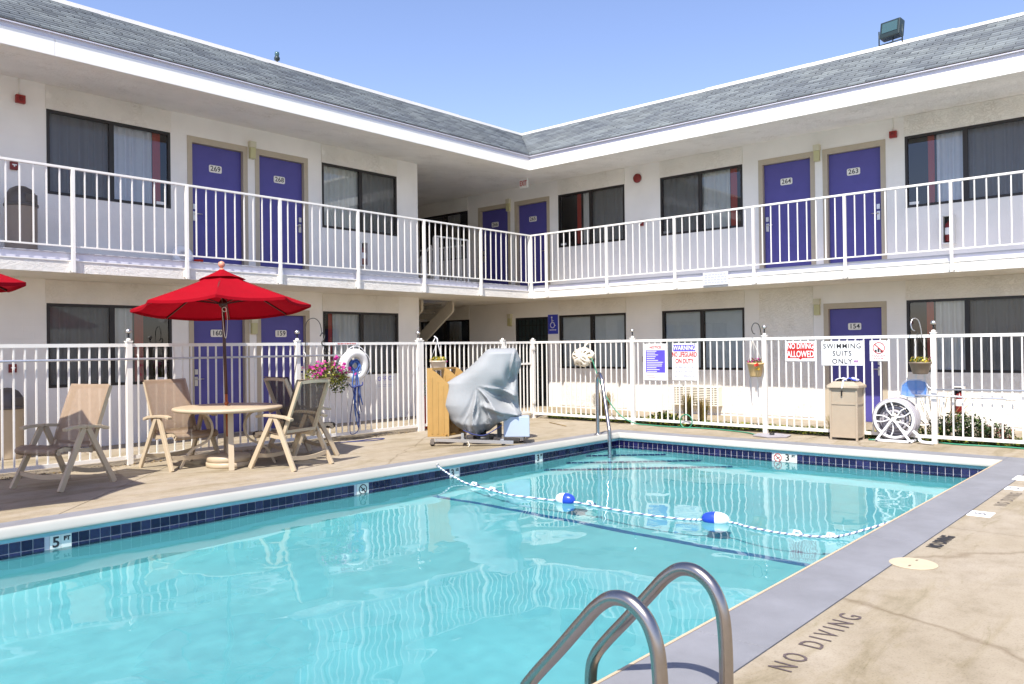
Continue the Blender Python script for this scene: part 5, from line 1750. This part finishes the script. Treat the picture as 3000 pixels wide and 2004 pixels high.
# ground cover
q = MB(); rnd = random.Random(10)
for i in range(13000):
    x, y = rnd.uniform(13.08, 13.75), rnd.uniform(-2, 10.6)
    if rnd.random() < .35: x = rnd.uniform(13.06, 13.2)
    s_ = rnd.uniform(.02, .045); a = rnd.uniform(0, 6.28); h_ = rnd.uniform(.01, .075)
    d = Vector((math.cos(a), math.sin(a), 0)); sd = Vector((-d.y, d.x, 0))
    p = Vector((x, y, h_))
    q.add([p - d * s_, p + sd * s_ * .5, p + d * s_ + Vector((0, 0, .02)), p - sd * s_ * .5], [(0, 1, 2, 3)], ('leaf', 'leafdark', 'leafdark', 'leafyellow')[i % 4 if i % 7 else 3])
tag(q.build('ground_cover', recalc=False), kind='stuff')
# small brown and straw flecks along the foot of the left fence
q = MB()
for i in range(900):
    x = rnd.uniform(2, 9.6); y = rnd.gauss(10.86, .05); s_ = rnd.uniform(.008, .02); a = rnd.uniform(0, 6.28)
    d = Vector((math.cos(a), math.sin(a), 0)) * s_; sd = Vector((-d.y, d.x, 0)); p = Vector((x, y, rnd.uniform(.003, .02)))
    q.add([p - d, p + sd + Vector((0, 0, .006)), p + d, p - sd], [(0, 1, 2, 3)], ('brown', 'straw', 'potbrown')[i % 3])
tag(q.build('fence_foot_flecks', recalc=False), kind='stuff')

# ------------------------------------------------------------------ covered pool lift
# local frame: x to the viewer's right, y away, z up
LT = (9.18, 8.72, 0)
ANG = math.atan2(-.75, .66)
lift = thing('pool_lift', 'pool lift chair under a grey cover on a wheeled metal base', 'pool lift', LT, ANG)
def interp(tab, z):
    for k in range(len(tab) - 1):
        if tab[k][0] <= z <= tab[k + 1][0]:
            t_ = (z - tab[k][0]) / (tab[k + 1][0] - tab[k][0])
            return tab[k][1] + (tab[k + 1][1] - tab[k][1]) * t_
    return tab[0][1] if z < tab[0][0] else tab[-1][1]
def cover_mesh():
    left = [(.13, -.14), (.19, -.30), (.27, -.42), (.36, -.51), (.48, -.585), (.60, -.635), (.78, -.60), (.94, -.575), (1.02, -.45), (1.10, -.31), (1.24, -.14), (1.38, .0), (1.455, .07), (1.475, .14)]
    right = [(.13, -.05), (.19, .10), (.27, .20), (.34, .30), (.41, .585), (.45, .61), (.50, .585), (.60, .56), (.80, .552), (1.06, .55), (1.18, .60), (1.27, .61), (1.36, .575), (1.455, .535), (1.475, .50)]
    mb = MB()
    nz, nx_ = 84, 84
    P0 = Vector((-.10, .90))
    for side in (-1, 1):
        vs = []
        for i in range(nz + 1):
            z = .13 + (1.475 - .13) * i / nz
            xl, xr = interp(left, z), interp(right, z)
            D = .27 * min(1, math.sqrt(max(0, (1.475 - z) / .07))) * min(1, .35 + (z - .13) / .28)
            for k in range(nx_ + 1):
                u = k / nx_
                e = 1 - abs(2 * u - 1) ** 3.2
                x = xl + (xr - xl) * u
                dep = D * math.sqrt(max(0, e))
                w_ = 0
                if side < 0:
                    v = Vector((x, z)) - P0
                    rr_ = v.length
                    an = math.degrees(math.atan2(v.y, v.x))
                    fan = max(0, min(1, (an + 118) / 22)) * max(0, min(1, (2 - an) / 18))
                    g_ = min(1, rr_ / .45)
                    f1 = (1 - abs(math.sin(math.radians(an) * 4.2 + 1.1 * rr_ + .8 * noise.noise(Vector((x * 3, z * 3, 0)))))) ** 1.6
                    f2 = (1 - abs(math.sin(math.radians(an) * 9.5 + 3 * rr_ + 1.6 * noise.noise(Vector((x * 4, z * 4, 5)))))) ** 2
                    w_ += fan * g_ * (.19 * f1 + .06 * f2) - fan * g_ * .06
                    # hollow of the seat, shadowed by the upright back
                    w_ -= .24 * math.exp(-(((x - .33 + .35 * (z - .72)) / .13) ** 2 + ((z - .74) / .17) ** 2))
                    w_ -= .16 * math.exp(-(((x - .44) / .07) ** 2 + ((z - 1.0) / .16) ** 2))
                    # ridge along the lower edge of the seat on the right
                    w_ += .16 * math.exp(-(((z - .50 + .28 * (x - .35)) / .045) ** 2)) * max(0, min(1, (x + .05) / .2))
                    # soft long undulation on the big sheet, crease near the top right corner
                    w_ += .012 * math.sin(5 * x + 7 * z) + .02 * noise.noise(Vector((x * 2.4, z * 2.4, 2)))
                    w_ += .05 * math.exp(-((x - .47 - .22 * (z - 1.25)) / .02) ** 2) * (1 if z > 1.0 else 0)
                    # gathered cloth near the drawstring
                    w_ += .035 * math.sin(x * 62 + 9 * z) * max(0, 1 - (z - .13) / .22)
                    w_ *= min(1, e * 3)
                vs.append((x, side * (dep + w_) - (.0 if side > 0 else 0), z))
        fs = [(i * (nx_ + 1) + k, i * (nx_ + 1) + k + 1, (i + 1) * (nx_ + 1) + k + 1, (i + 1) * (nx_ + 1) + k) for i in range(nz) for k in range(nx_)]
        mb.add(vs, fs, 'cover', True)
    return mb
q = cover_mesh(); q.build('grey_cover', lift)
q = MB(); q.tube(smooth_path([(-.30, -.20, .22), (-.15, -.30, .17), (0, -.32, .15), (.12, -.30, .19), (.30, -.28, .30)], 5), .008, 'navy', 6); q.build('drawstring', lift)
q = MB()
q.bar((-.72, -.38, .10), (.47, -.42, .05), .06, .05, 'steel'); q.bar((-.10, .26, .10), (.66, .10, .08), .05, .05, 'steel')
q.bar((-.30, -.38, .10), (-.30, .3, .10), .05, .04, 'steel'); q.bar((.30, -.38, .08), (.30, .2, .08), .05, .04, 'steel')
q.bar((-.30, -.40, .10), (-.30, -.40, .2), .04, .04, 'steel'); q.build('base_frame', lift)
q = MB(); q.box((-.10, -.20, .04), (.10, .0, .14), 'black'); q.build('motor_box', lift)
q = MB(); q.lathe([(.0, .05), (.16, .05), (.16, .11), (.05, .13), (.04, .45), (0, .45)], 'black', 20, (.0, -.05, 0)); q.build('pivot_column', lift)
for (x, y) in ((-.76, -.36), (.60, -.02), (-.10, .34)):
    w_ = thing('tmp', '', 'x')
    bpy.data.objects.remove(w_)
    q = MB()
    pts = [(x, y + (-.018), 0)]
    q.lathe([(0, -.018), (.035, -.018), (.04, -.01), (.04, .01), (.035, .018), (0, .018)], 'black', 14)
    wh = q.build('caster_wheel', lift, (x, y, .042), (R(90), 0, 0))
    q = MB(); q.box((x - .02, y - .03, .06), (x + .02, y + .03, .115), 'steel_dark'); q.box((x - .03, y - .035, .03), (x + .03, y - .028, .1), 'steel_dark'); q.build('caster_fork', lift)
q = MB(); q.box((.32, -.24, .11), (.72, .12, .42), 'whitebox'); q.build('battery_box', lift, bevel=.012)
q = MB(); q.box((.22, -.18, .10), (.29, .10, .30), 'black'); q.build('motor_box', lift)
q = MB(); q.tube([(-.22, -.42, .08), (-.19, -.5, .03), (-.20, -.55, .01)], .006, 'cream', 6); q.build('loose_strap', lift)
# ochre slatted rack
rk = thing('pool_lift_step', 'ochre ribbed plastic rack standing beside the covered pool lift', 'rack', (LT[0] - .0, LT[1] - .0, 0), ANG)
bpy.context.view_layer.update()
def board(x0, x1, y0, y1, zt0, zt1, m='ochre'):
    q = MB()
    n = 2
    # ribbed: two shallow grooves on the face
    poly = [(x0, .12), (x1, .12), (x1, zt1), (x1 - (x1 - x0) * .55, (zt0 + zt1) / 2 + .05), (x0 + .04, zt0), (x0, zt0)]
    q.prism(poly, y0, y1, m)
    w_ = (x1 - x0)
    for k in range(3):
        xx = x0 + w_ * (.22 + .26 * k)
        top = zt0 - (zt0 - zt1) * min(1, (.22 + .26 * k) * 1.05) - .08
        q.box((xx - .012, y0 - .008, .16), (xx + .012, y0 - .0005, top), m)
    return q
board(-.855, -.52, -.16, -.10, 1.18, .93).build('side_board', rk, bevel=.004)
board(-.66, -.40, .14, .20, 1.18, 1.02).build('side_board', rk, bevel=.004)
board(-.50, -.28, .42, .48, 1.18, 1.04).build('side_board', rk, bevel=.004)
q = MB(); q.bar((-.80, -.13, 1.165), (-.47, .45, 1.165), .07, .03, 'ochre'); q.build('top_bar', rk)
q = MB(); q.bar((-.70, -.13, .14), (-.37, .45, .14), .3, .03, 'ochre'); q.build('base_plate', rk)

# ------------------------------------------------------------------ things by the right fence
bn = thing('towel_bin', 'square tan towel bin standing against the right fence', 'bin', (12.80, 4.40, 0), 0)
q = MB()
x0, x1, y0, y1 = -.155, .155, -.21, .21
q.box((x0 + .012, y0 + .012, .04), (x1 - .012, y1 - .012, .80), 'bin')
q.build('bin_body', bn)
for (x, y) in ((x0, y0), (x0, y1 - .03), (x1 - .03, y0), (x1 - .03, y1 - .03)):
    q = MB(); q.box((x, y, 0), (x + .03, y + .03, .80), 'bin'); q.build('corner_post', bn, bevel=.004)
for z in (.04, .545, .77):
    q = MB(); hh = .022
    q.box((x0 + .003, y0 + .031, z), (x0 + .012, y1 - .031, z + hh), 'bin'); q.box((x0 + .031, y0 + .003, z), (x1 - .031, y0 + .012, z + hh), 'bin'); q.build('panel_rail', bn)
q = MB(); poly = [(y0 - .03, .80), (y1 + .03, .80), (y1 + .03, .84), (y1 - .06, .90), (y0 + .06, .90), (y0 - .03, .84)]
n = 6; vs = [(x0 - .03 + (.05 if p[1] > .85 else 0), p[0], p[1]) for p in poly] + [(x1 + .03 - (.05 if p[1] > .85 else 0), p[0], p[1]) for p in poly]
q.add(vs, [tuple(range(n)), tuple(range(2 * n - 1, n - 1, -1))] + [(i, i + n, (i + 1) % n + n, (i + 1) % n) for i in range(n)], 'bin'); q.build('bin_lid', bn, bevel=.006)
q = MB(); q.box((x0 - .012, .01, .68), (x0 + .0, .03, .76), 'brown'); q.build('lid_latch', bn)
tw = thing('folded_towels', 'blue and white striped towels draped on the towel bin', 'towels', (12.80, 4.40, .90), 0)
rnd = random.Random(3)
for i, yy in enumerate((-.10, .03)):
    q = MB(); k = 14
    for s_ in range(5):
        vs = []
        for j in range(k + 1):
            y = yy - .075 + .18 * j / k
            z = .015 + .035 * math.sin(PI * j / k) + .012 * noise.noise(Vector((y * 20, s_, i)))
            for e in (0, 1): vs.append((-.12 + .045 * (s_ + e), y, z + .008 * math.sin((s_ + e) * 2 + i)))
        q.add(vs, [(2 * j, 2 * j + 1, 2 * j + 3, 2 * j + 2) for j in range(k)], 'towelblue' if s_ % 2 == i % 2 else 'floatwhite', True)
    o = q.build('towel', tw, recalc=False); md = o.modifiers.new('t', 'SOLIDIFY'); md.thickness = .012
q = MB(); q.tube(smooth_path([(-.13, .0, .02), (-.17, -.005, -.02), (-.19, 0, -.08), (-.185, .01, -.10)], 4), .012, 'floatwhite', 6); q.build('towel_corner', tw)

rl = thing('hose_reel', 'white wheeled hose reel with coiled grey hose by the right fence', 'hose reel', (12.80, 3.72, 0), RR)
# local: x -> viewer right, y -> away from viewer
def wheel(mb, y, r, m):
    mb.tube([(r * math.cos(a), y, .345 + r * math.sin(a)) for a in [2 * PI * k / 40 for k in range(40)]], .020, m, 8, closed=True)
    for k in range(5):
        a = PI / 2 + .3 + 2 * PI * k / 5
        for s_ in (-1, 1):
            p = [(0, y, .345)]
            p = [(.05 * math.cos(a), y, .345 + .05 * math.sin(a)), (.16 * math.cos(a + .28 * s_), y, .345 + .16 * math.sin(a + .28 * s_)), ((r - .01) * math.cos(a + .16 * s_), y, .345 + (r - .01) * math.sin(a + .16 * s_))]
            mb.tube(smooth_path(p, 4), .010, m, 6)
q = MB(); wheel(q, 0, .272, 'floatwhite'); q.build('reel_wheel', rl)
q = MB(); wheel(q, .26, .272, 'floatwhite'); q.build('reel_wheel', rl)
q = MB()
for k in range(5):
    q.tube([((.12 + .052 * (k % 4)) * math.cos(a), .045 + .045 * k, .345 + (.12 + .052 * (k % 4)) * math.sin(a)) for a in [2 * PI * j / 36 for j in range(36)]], .026, 'hosegrey', 8, closed=True)
for k in range(5):
    q.tube([((.295 - .01 * (k % 2)) * math.cos(a), .035 + .046 * k, .345 + (.295 - .01 * (k % 2)) * math.sin(a)) for a in [2 * PI * j / 36 for j in range(36)]], .024, 'hosegrey', 8, closed=True)
q.build('coiled_hose', rl)
q = MB(); q.tube([(0, -.03, .345), (0, .29, .345)], .022, 'floatwhite', 10); q.build('axle', rl)
for y in (-.035, .295):
    q = MB()
    q.bar((0, y, .36), (-.235, y, .03), .03, .034, 'floatwhite', up=(0, 1, 0)); q.bar((0, y, .36), (.235, y, .03), .03, .034, 'floatwhite', up=(0, 1, 0))
    q.bar((-.25, y, .025), (.25, y, .025), .03, .035, 'floatwhite'); q.build('reel_stand', rl, bevel=.004)
for x in (-.235, .235):
    q = MB(); q.tube([(x, -.05, .025), (x, .31, .025)], .022, 'floatwhite', 10); q.build('stand_foot', rl)
q = MB(); q.tube(smooth_path([(.20, .05, .22), (.33, .02, .12), (.36, .0, .05), (.42, -.02, .03), (.55, -.04, .028)], 5), .024, 'floatwhite', 8)
q.build('hose_end', rl)

# skimmer net and double pole along the right fence
sk = thing('skimmer_net', 'blue pool skimmer net on a long pole laid along the right fence', 'pool skimmer', (BF - .06, 3.45, .80), RR)
q = MB()
fr = [(-.20, 0, -.10), (-.185, 0, .05), (-.10, 0, .125), (.06, 0, .135), (.14, 0, .11), (.165, 0, .0), (.155, 0, -.10), (.0, 0, -.125), (-.12, 0, -.12)]
q.tube(smooth_path(fr + [fr[0]], 4), .009, 'poolpole', 6); q.build('net_frame', sk)
q = MB(); n = len(fr); q.add([(0, .02, 0)] + [(x * .97, 0, z * .97) for x, y, z in fr], [(0, 1 + i, 1 + (i + 1) % n) for i in range(n)], 'netblue'); q.build('net', sk, recalc=False)
q = MB(); q.tube(smooth_path([(.15, -.01, .10), (.19, -.02, .03), (.26, -.02, .0), (.4, -.02, .0)], 5), .008, 'poolpole', 6); q.tube([(.3, -.02, .0), (3.6, -.02, .03)], .013, 'poolpole', 8); q.build('pole', sk)
q = MB(); q.tube([(.0, -.02, -.095), (.2, -.02, -.092), (1.2, -.02, -.11)], .013, 'poolpole', 8); q.build('lower_pole', sk)
q = MB(); q.tube([(1.15, -.02, -.11), (1.28, -.02, -.112)], .02, 'floatwhite', 8); q.build('pole_grip', sk)

# cream perforated hose hanger with the green hose
hh = thing('hose_hanger', 'cream lattice bundle hanging on the right fence with a green hose', 'hose hanger', (BF - .09, 9.51, 1.28), RR)
rnd = random.Random(12)
q = MB(); bm = None
nu, nv = 26, 14
def HP(u, v):
    th = 2 * PI * u / nu; ph = PI * v / nv
    r = 1 + .22 * noise.noise(Vector((math.cos(th) * 2, math.sin(th) * 2, v * .4)))
    x = .235 * math.sin(ph) * math.cos(th) * r; z = .175 * math.sin(ph) * math.sin(th) * r + .0
    y = -.09 * math.cos(ph) * r
    # skew: upper right to lower left
    return (x, y, z + .25 * x * (1 if x > 0 else -.1) * .3)
vs = [HP(u, v) for v in range(nv + 1) for u in range(nu)]
fs = []
for v in range(nv):
    for u in range(nu):
        if (u * 7 + v * 5) % 9 in (0, 4) and 1 < v < nv - 1: continue
        fs.append((v * nu + u, v * nu + (u + 1) % nu, (v + 1) * nu + (u + 1) % nu, (v + 1) * nu + u))
q.add(vs, fs, 'cream', True)
o = q.build('lattice_body', hh, recalc=False); md = o.modifiers.new('t', 'SOLIDIFY'); md.thickness = .014
q = MB(); q.tube(smooth_path([(.02, -.02, .15), (.06, 0, .22), (.08, .05, .27), (.06, .09, .24)], 4), .016, 'cream', 8); q.build('hanger_hook', hh)
q = MB(); q.tube([(.16, -.06, .0), (.26, -.07, -.02)], .012, 'potorange', 8); q.build('hose_nozzle', hh)
gh = smooth_path([(BF - .16, 9.28, 1.26), (BF - .17, 9.22, 1.20), (BF - .17, 9.08, .85), (BF - .17, 8.90, .50), (BF - .15, 8.62, .18), (BF - .14, 8.30, .04), (BF - .10, 7.9, .014), (BF - .12, 7.3, .014), (BF - .06, 6.9, .014), (BF - .14, 6.4, .014), (BF - .28, 6.0, .014), (BF - .5, 5.75, .014)], 8)
q = MB(); q.tube(gh, .011, 'hosegreen', 8)
gho = tag(q.build('garden_hose'), 'green garden hose hanging off the right fence and trailing along the deck edge', 'hose')
q = MB(); q.tube([(BF - .10, 7.24 + .12 * math.cos(a), .125 + .12 * math.sin(a)) for a in [2 * PI * k / 24 for k in range(24)]], .011, 'hosegreen', 8, closed=True); q.build('hose_loop', gho)
q = MB(); q.tube(smooth_path([(BF - .14, 4.1, .012), (BF + .08, 3.4, .012), (BF - .02, 2.9, .012), (BF + .02, 2.3, .012), (BF - .15, 1.6, .012), (BF - .3, .6, .012)], 8), .011, 'hosegreen', 8)
tag(q.build('garden_hose'), 'green garden hose lying along the deck edge under the right end of the fence', 'hose')
# weighted plate by the post
t = thing('base_plate', 'flat grey six sided plate on the deck by the fence post with the tan pot', 'plate', (12.55, 5.50, 0), R(10))
q = MB(); q.lathe([(.0, 0), (.30, 0), (.31, .012), (.31, .022), (0, .026)], 'hosegrey', 6, smooth=False); q.build('plate_body', t)
q = MB(); q.lathe([(.04, .026), (.04, .05), (0, .05)], 'black', 10); q.build('plate_socket', t)
# debris stick near the gate
q = MB(); q.tube([(12.3, 9.9, .012), (12.0, 9.35, .012), (11.9, 9.18, .014)], .007, 'straw', 5); tag(q.build('stick'), 'thin broken stick lying on the deck near the gate', 'stick')
# cable hanging beside the post with the orange pot, and at the gate post
for (pts, lab) in (([(BF - .05, 6.02, 1.02), (BF - .06, 6.04, .85), (BF - .05, 6.01, .5), (BF - .06, 5.9, .12)], 'thin cable hanging below the tan flower pot'),
                   ([(9.72, AF - .05, 1.20), (9.60, AF - .05, 1.02), (9.55, AF - .05, .6), (9.47, AF - .04, .3), (9.42, AF - .04, .22)], 'thin cable hanging from the post left of the white flower pot')):
    q = MB(); q.tube(smooth_path(pts, 5), .0045, 'hosegrey', 5); tag(q.build('thin_cable'), lab, 'cable')

# ------------------------------------------------------------------ pool rails
hr = thing('pool_handrail', 'steel handrail standing at the far left corner steps of the pool', 'handrail', (0, 0, 0))
def dirp(s_, z): # along the diagonal from the coping into the water
    a = Vector((11.09, 7.89)); b_ = Vector((10.66, 7.36)); p = a.lerp(b_, s_); return (p.x, p.y, z)
q = MB(); q.tube(smooth_path([dirp(0, 0), dirp(0, .45), dirp(0, .86), dirp(.06, .99), dirp(.22, 1.03), dirp(.36, .97), dirp(.50, .82), dirp(.94, .22), dirp(1.0, .08), dirp(1.0, -.55)], 6), .031, 'rail_steel', 14); q.build('rail_tube', hr)
q = MB(); q.tube([dirp(0, .48), dirp(.80, .48)], .018, 'steel', 10); 
q = MB(); q.lathe([(.026, .0), (.06, .004), (.055, .02), (.027, .03)], 'steel', 16, dirp(0, .003)); q.build('anchor_flange', hr)

def hoop(x, label):
    t = thing('ladder_rail', label, 'pool ladder', (x, 0, 0), 0, 'steel ladder rails at the near pool edge')
    p = [(0, 1.52, -.02), (0, 1.52, .15), (0, 1.522, .30)]
    # arc to the crest, then straight slope down to the water
    p += [(0, 1.535, .42), (0, 1.575, .51), (0, 1.645, .56), (0, 1.72, .56), (0, 1.79, .515), (0, 1.86, .44)]
    p += [(0, 1.98, .305), (0, 2.10, .175), (0, 2.165, .09), (0, 2.19, .0), (0, 2.19, -.2), (0, 2.19, -1.2)]
    q = MB(); q.tube(smooth_path(p, 7), .0285, 'steel_dark', 20); q.build('rail_tube', t)
    q = MB(); q.lathe([(.029, .0), (.062, .003), (.058, .02), (.030, .028)], 'steel_dark', 20, (0, 1.52, .003)); q.build('anchor_flange', t)
    return t
hoop(2.50, 'curved steel pool ladder rail nearest the camera')
hoop(3.00, 'curved steel pool ladder rail just behind the nearest one')
for z in (-.42, -.72, -1.0):
    pass
lad = thing('ladder_treads', 'submerged ladder treads between the two steel rails', 'pool ladder', (0, 0, 0))
for z in (-.50, -.80, -1.10):
    q = MB(); q.box((2.50, 2.13, z), (3.0, 2.25, z + .03), 'floatwhite'); q.build('tread', lad, bevel=.006)

# ------------------------------------------------------------------ lane rope and floats
zw = -WL + .012
rope_pts = smooth_path([(7.30, 7.765, -.055), (7.33, 7.66, -.12), (7.36, 7.5, -.19), (7.30, 7.2, zw), (7.13, 6.6, zw), (7.06, 6.25, zw), (7.10, 5.75, zw), (7.165, 5.40, zw), (7.10, 4.9, zw), (7.08, 4.45, zw), (7.125, 4.056, zw), (7.21, 3.88, zw), (7.28, 3.62, zw), (7.20, 3.40, zw), (7.15, 3.12, zw), (7.17, 2.9, zw), (7.25, 2.67, zw + .004), (7.36, 2.55, zw + .02), (7.47, 2.38, -.15), (7.50, 2.20, -.07), (7.50, 2.12, -.03)], 34)
lr = thing('lane_rope', 'blue and white twisted rope floating across the pool', 'rope', (0, 0, 0))
q = MB(); q.tube(rope_pts, .0105, 'ropewhite', 10, alt='ropeshade'); q.build('rope', lr)
q = MB()
for p0 in ((7.27, 7.08, zw + .01), (7.14, 6.65, zw + .01), (7.17, 2.92, zw + .01), (7.26, 2.65, zw + .01), (7.165, 5.22, zw + .01)):
    q.tube([(p0[0] - .03, p0[1] + .02, p0[2] - .01), (p0[0] + .01, p0[1] + .03, p0[2] + .02), (p0[0] + .035, p0[1] - .01, p0[2] + .012), (p0[0] - .0, p0[1] - .04, p0[2] - .005)], .013, 'ropewhite', 7)
    q.tube([(p0[0] + .02, p0[1] - .02, p0[2]), (p0[0] + .05, p0[1] - .05, p0[2] - .012)], .008, 'navy', 6)
q.build('rope_knot', lr)
for (x, y, z, m) in ((7.30, 7.765, -.045, 'steel'), (7.50, 2.125, -.02, 'steel')):
    q = MB(); q.tube([(x + .02 * math.cos(a), y, z + .02 * math.sin(a)) for a in [2 * PI * k / 14 for k in range(14)]], .005, m, 6, closed=True); q.build('rope_hook', lr)
def float_buoy(y0, y1, x0, x1, first, second, label):
    a, b_ = Vector((x0, y0, zw + .022)), Vector((x1, y1, zw + .022))
    c_ = (a + b_) / 2; L_ = (b_ - a).length
    d = (b_ - a).normalized()
    rot = d.to_track_quat('X', 'Z').to_euler()
    t = thing('rope_float', label, 'float', c_, tuple(rot), 'blue and white floats on the pool rope')
    def half(s_, m):
        prof = []
        for k in range(9):
            u = k / 8
            prof.append((.070 * math.sqrt(max(0, 1 - u ** 2.3)) + .0, s_ * u * L_ / 2))
        q = MB(); n = 24; vs = []
        for r_, x in prof:
            for k in range(n):
                th = 2 * PI * k / n; vs.append((x, r_ * math.cos(th), r_ * math.sin(th)))
        q.add(vs, [(i * n + k, i * n + (k + 1) % n, (i + 1) * n + (k + 1) % n, (i + 1) * n + k) for i in range(8) for k in range(n)], m, True)
        q.build('float_half', t)
    half(-1, first); half(1, second)
float_buoy(5.66, 5.42, 7.13, 7.165, 'floatwhite', 'floatblue', 'blue and white float in the middle of the pool rope')
float_buoy(3.89, 3.63, 7.20, 7.28, 'floatblue', 'floatwhite', 'blue and white float nearer the right pool edge')

# ------------------------------------------------------------------ deck and tile markings
def deck_text(name, body, size, x0, x1, y, m, label, bold=.0, space=1.0):
    me = text_mesh(body, size, m, align='CENTER', bold=bold, ext=.0, space=space)
    xs_ = [v.co.x for v in me.vertices]; w0 = max(xs_) - min(xs_)
    k = (x1 - x0) / w0; cx = (max(xs_) + min(xs_)) / 2
    q = MB(); q.add([((v.co.x - cx) * k + (x0 + x1) / 2, y + v.co.y, .004) for v in me.vertices], [tuple(p.vertices) for p in me.polygons], m)
    tag(q.build(name, recalc=False), label, 'lettering', 'NO DIVING lettering painted on the deck')
deck_text('deck_lettering', 'NO DIVING', .165, 3.59, 4.56, 1.548, 'texttan', 'large worn NO DIVING lettering painted on the near deck', space=1.55)
deck_text('deck_lettering', 'NO DIVING', .125, 6.42, 6.88, 1.605, 'textdark', 'small dark NO DIVING lettering on the deck between lid and depth plate', bold=.006)
deck_text('deck_lettering', 'NO DIVING', .15, 8.42, 9.22, 1.545, 'textfaint', 'faded NO DIVING lettering on the deck beyond the first depth plate', space=1.3)
def deck_plate(x0, x1, y0, y1, body, label):
    t = thing('depth_plate', label, 'depth marker', ((x0 + x1) / 2, (y0 + y1) / 2, .0), 0, 'white depth marker plates on the deck')
    q = MB(); hx, hy = (x1 - x0) / 2, (y1 - y0) / 2; q.box((-hx, -hy, 0), (hx, hy, .005), 'signwhite'); q.build('plate', t)
    if body:
        me = text_mesh(body, .13, 'textdark', bold=.003, ext=0); q = MB()
        q.add([(v.co.x, v.co.y, .0065) for v in me.vertices], [tuple(p.vertices) for p in me.polygons], 'textdark'); q.build('lettering', t, recalc=False)
deck_plate(7.80, 8.03, 1.51, 1.69, '5', 'white depth plate with a black 5 on the deck past the round lid')
deck_plate(9.38, 9.59, 1.53, 1.69, '3', 'white marker plate on the deck beyond the faded lettering')
deck_plate(10.07, 10.40, 1.50, 1.74, '', 'white plate at the far right corner of the pool deck')
t = thing('skimmer_cover', 'round cream skimmer lid in the deck at the right of the pool', 'lid', (5.872, 1.595, 0))
q = MB(); q.lathe([(.0, 0), (.148, 0), (.15, .004), (.146, .007), (0, .007)], 'lid', 48, smooth=False); q.build('lid_disc', t)
q = MB(); q.box((-.10, -.006, .0072), (-.07, .006, .009), 'potbrown'); q.box((.07, -.006, .0072), (.10, .006, .009), 'potbrown'); q.build('finger_hole', t)

def tile_marker(wing, a, b_, items, label):
    t = thing('depth_tile', label, 'depth marker', ((a + b_) / 2, PY1 - .018, 0) if wing == 'L' else (PX1 - .018, (a + b_) / 2, 0), 0 if wing == 'L' else RR, 'depth marker tiles on the pool wall')
    wd = abs(b_ - a) / 2 - .004
    n = 2 if wing == 'L' else 3
    for k in range(n):
        q = MB(); x0 = -wd + 2 * wd * k / n; q.box((x0 + .002, 0, -.30), (x0 + 2 * wd / n - .002, .004, -.126), 'tilewhite'); q.build('marker_tile', t)
    for (kind, x) in items:
        q = MB()
        if kind == 'ring':
            q.tube([(x + .055 * math.cos(s_), -.001, -.195 + .055 * math.sin(s_)) for s_ in [2 * PI * k / 24 for k in range(24)]], .006, 'signred' if wing == 'R' else 'textdark', 6, closed=True)
            q.bar((x - .04, -.001, -.155), (x + .04, -.001, -.235), .004, .012, 'signred' if wing == 'R' else 'textdark')
            q.bar((x - .02, .0, -.21), (x + .03, .0, -.19), .004, .014, 'textdark')
            q.build('no_diving_symbol', t)
        else:
            body, size, z = kind
            text_into(q, body, size, 'textdark', (x, -.001, z), bold=.003); q.build('lettering', t, recalc=False)
tile_marker('L', LM[0][0], LM[0][1], [(('5', .13, -.19), -.04), (('FT', .05, -.165), .05)], 'white 5 FT depth tile at the left end of the pool wall')
tile_marker('L', LM[1][0], LM[1][1], [('ring', 0)], 'white tile with crossed circle symbol on the left pool wall')
tile_marker('L', LM[2][0], LM[2][1], [(('3', .13, -.19), -.035), (('1/2', .045, -.155), .05)], 'white 3 1/2 depth tile behind the rope end on the left pool wall')
tile_marker('L', LM[3][0], LM[3][1], [(('3', .13, -.19), -.02), (('FT', .04, -.155), .055)], 'white 3 FT depth tile near the corner steps')
tile_marker('R', 5.06, 4.70, [('ring', -.115), (('3', .14, -.19), .03), (('FT', .05, -.165), .12)], 'white 3 FT tile with red crossed circle at the far end of the pool')
